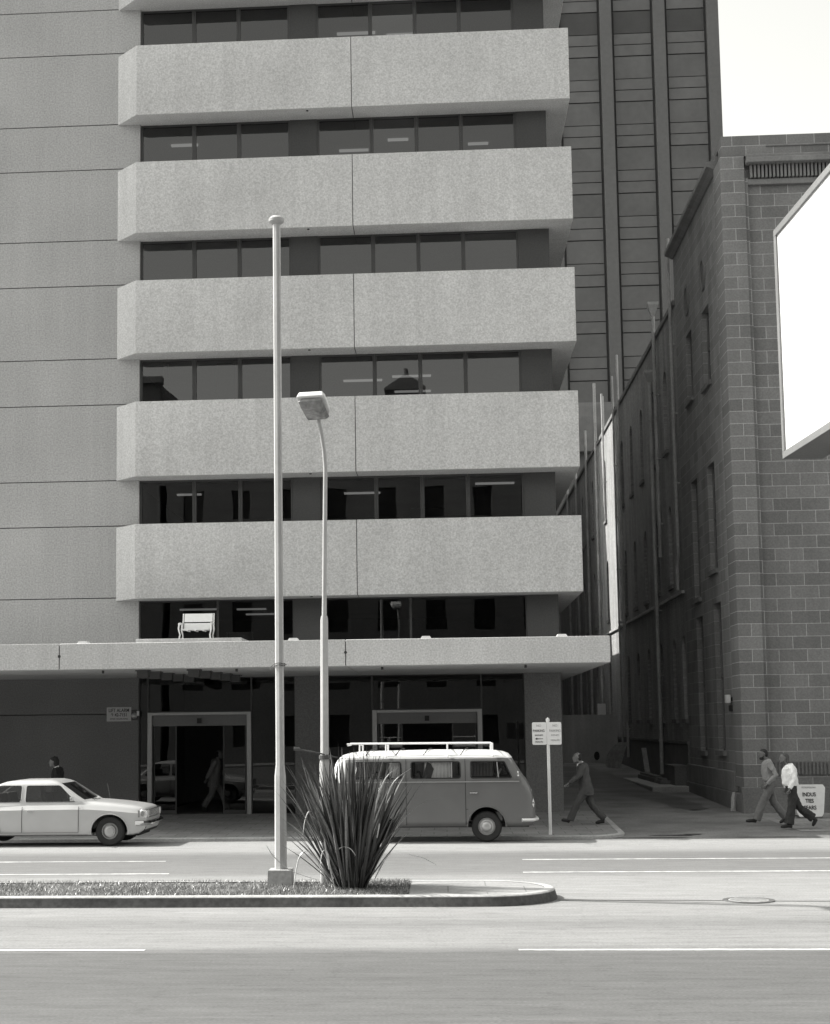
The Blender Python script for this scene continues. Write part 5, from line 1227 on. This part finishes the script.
def beard(mb, P, big=1.0):
    R = []
    for z_, xb, xf, w_ in ((-.132 - .02 * (big - 1), .03, .085, .03), (-.118, .01, .106 * big ** .2, .045), (-.09, -.02, .113, .058), (-.065, -.025, .103, .064), (-.035, -.02, .02, .076)):
        R.append([P((xb + xf) / 2 + (xf - xb) / 2 * cos(t), w_ * sin(t), z_) for t in [2 * pi * k / 16 for k in range(16)]])
    mb.rings(R)
def bushy(mb, P): cap_hair(mb, P, .07, -.07, hw=.1, back=.14, fz=.045); mb.tube([P(-.06, 0, .05), P(.02, 0, .10)], [.10, .07], 10)
def dark_beard_hair(mb, P): cap_hair(mb, P, .05, -.04, hw=.084); beard(mb, P)
def long_beard_hair(mb, P): cap_hair(mb, P, .03, -.08, hw=.09, back=.118, fz=.06); beard(mb, P, 1.1)
def pose(hipz, lean, front, rear, armL, armR, H=1.75, head_fwd=.0, wide=.1):
    """front/rear: (knee x, z), (ankle x, z), heel, toe as (x, z)"""
    J = {}
    J['pelvis'] = (0, 0, hipz + .03)
    J['chest'] = (lean, 0, hipz + .40); J['neck'] = (lean * 1.25 + .02 + head_fwd * .5, 0, hipz + .60); J['head'] = (lean * 1.4 + .05 + head_fwd, 0, hipz + .72)
    for s_, y, leg, arm in (('L', wide, front, armL), ('R', -wide, rear, armR)):
        (kx, kz), (ax, az), hl_, to = leg
        J['hip' + s_] = (0, y * .9, hipz - .03); J['kn' + s_] = (kx, y * .9, kz); J['an' + s_] = (ax, y * .85, az); J['heel' + s_] = (hl_[0], y * .85, hl_[1]); J['toe' + s_] = (to[0], y * 1.0, to[1])
        sx = lean; sy_ = .185 if s_ == 'L' else -.185
        J['sh' + s_] = (sx, sy_, hipz + .53)
        (ex, ey, ez), (wx, wy, wz) = arm; sg_ = 1 if s_ == 'L' else -1
        J['el' + s_] = (ex, sg_ * ey, ez); J['wr' + s_] = (wx, sg_ * wy, wz)
    return J
# businessman, leading leg and left arm forward
J = pose(.89, .06, ((.24, .48), (.40, .12), (.42, .035), (.62, .09)), ((-.14, .46), (-.42, .14), (-.44, .02), (-.22, .0)),
         ((.20, .23, 1.16), (.42, .20, 1.0)), ((-.04, .20, 1.12), (-.10, .18, .88)), head_fwd=.05)
person('balding man in grey suit striding left toward the parking sign', (3.40, 37.3, .05), J, None,
       dict(skin=M['skin'], top=M['suit'], legs=M['suit'], hair=M['hair'], collar=M['shirt_white'], tie=M['suit_dark']), bald_hair, jacket=True, group='people walking past')
# grey-shirted man with hand in pocket
J = pose(.95, .03, ((.20, .52), (.36, .12), (.37, .04), (.62, .06)), ((-.10, .50), (-.36, .17), (-.42, .09), (-.22, .0)),
         ((-.10, .25, 1.17), (.10, .21, .96)), ((-.06, .22, 1.15), (.08, .20, .95)), head_fwd=.03)
person('dark-bearded man in grey shirt and trousers with hand in pocket', (7.80, 37.2, .03), J, None,
       dict(skin=M['skin_dark'], top=M['shirt_grey'], legs=M['trousers_grey'], hair=M['hair'], girth=1.18), dark_beard_hair, tilt=.08, flare=1.15)
# white-shirted man
J = pose(.88, .02, ((.02, .50), (.10, .10), (.03, .0), (.30, .0)), ((-.18, .46), (-.48, .22), (-.58, .16), (-.48, -.0)),
         ((-.03, .24, 1.12), (.09, .24, .90)), ((-.02, .24, 1.14), (.08, .22, .9)), head_fwd=.06)
person('bearded man in bright white shirt and dark trousers walking left', (8.06, 36.1, .02), J, None,
       dict(skin=M['skin_dark'], top=M['shirt_white'], legs=M['trousers_dark'], hair=M['hair_mid'], girth=1.4), long_beard_hair, tilt=.1, flare=1.25)
# man passing behind the car
J = pose(.90, .03, ((.15, .50), (.25, .12), (.24, .0), (.48, .02)), ((-.12, .50), (-.36, .18), (-.42, .1), (-.25, .0)),
         ((-.05, .24, 1.14), (.08, .22, .92)), ((-.02, .24, 1.14), (.05, .22, .9)), head_fwd=.05)
person('bushy-haired man in black jacket passing behind the parked sedan', (-9.74, 37.6, .045), J, None,
       dict(skin=M['skin'], top=M['suit_dark'], legs=M['suit_dark'], hair=M['hair'], collar=M['shirt_white']), bushy, jacket=True)
# man inside the lobby, walking right
J = pose(.90, .04, ((.22, .52), (.34, .12), (.34, .0), (.56, .02)), ((-.08, .50), (-.30, .16), (-.36, .08), (-.20, .0)),
         ((.12, .24, 1.16), (.32, .22, 1.02)), ((-.12, .24, 1.14), (-.22, .22, .95)), head_fwd=.03)
person('man in pale suit half seen inside the dark lobby doorway', (-6.62, 43.0, .1), J, None,
       dict(skin=M['skin'], top=M['shirt_grey'], legs=M['shirt_grey'], hair=M['hair']), bald_hair, face=.15, jacket=True)

# ------------------------------------------------------------------ camera, light, world
cam = bpy.data.cameras.new('camera'); co = bpy.data.objects.new('camera', cam); COL.objects.link(co)
r_ = Vector((0.99765346, 0.06758103, -0.01097205)); u_ = Vector((0.01783416, -0.10178887, 0.99464615)); w_ = Vector((-0.06610238, 0.99250785, 0.10275526))
mt = Matrix((r_, u_, -w_)).transposed().to_4x4(); mt.translation = Vector((0, 0, 2.5)); co.matrix_world = mt
cam.sensor_width = 36; cam.sensor_fit = 'AUTO'; cam.lens = 36 * 1500 / 1024; cam.clip_end = 3000; cam.clip_start = .1
cam.shift_x = (415 - 342.98) / 1024; cam.shift_y = (570.76 - 512) / 1024
SC.camera = co
EL, AZ = radians(45), radians(13.2)              # sun high in front-left, just behind the facade line
sv = Vector((-cos(EL) * cos(AZ), cos(EL) * sin(AZ), sin(EL)))
su = bpy.data.lights.new('sun', 'SUN'); su.energy = 3.3; su.angle = radians(.55); su.color = (1, .985, .94)
so_ = bpy.data.objects.new('sun', su); COL.objects.link(so_); so_.rotation_euler = sv.to_track_quat('Z', 'Y').to_euler()
wd_ = bpy.data.worlds.new('World'); SC.world = wd_; wd_.use_nodes = True; nt = wd_.node_tree; nt.nodes.clear()
sk = nt.nodes.new('ShaderNodeTexSky'); sk.sky_type = 'NISHITA'; sk.sun_disc = False; sk.sun_elevation = EL; sk.sun_rotation = atan2(sv.x, sv.y)
sk.air_density = 1.6; sk.dust_density = 3.0; sk.altitude = 0
bwn = nt.nodes.new('ShaderNodeRGBToBW'); tn = nt.nodes.new('ShaderNodeMixRGB'); tn.blend_type = 'MULTIPLY'; tn.inputs[0].default_value = 1; tn.inputs[2].default_value = (1, 1, .955, 1)
bg = nt.nodes.new('ShaderNodeBackground'); bg.inputs[1].default_value = .15; wo = nt.nodes.new('ShaderNodeOutputWorld')
nt.links.new(sk.outputs[0], bwn.inputs[0]); nt.links.new(bwn.outputs[0], tn.inputs[1]); nt.links.new(tn.outputs[0], bg.inputs[0]); nt.links.new(bg.outputs[0], wo.inputs[0])
SC.view_settings.view_transform = 'Standard'; SC.view_settings.look = 'None'; SC.view_settings.exposure = 1.2; SC.view_settings.gamma = 1
SC.render.engine = 'CYCLES'
SC.cycles.max_bounces = 10; SC.cycles.diffuse_bounces = 6; SC.cycles.transparent_max_bounces = 12
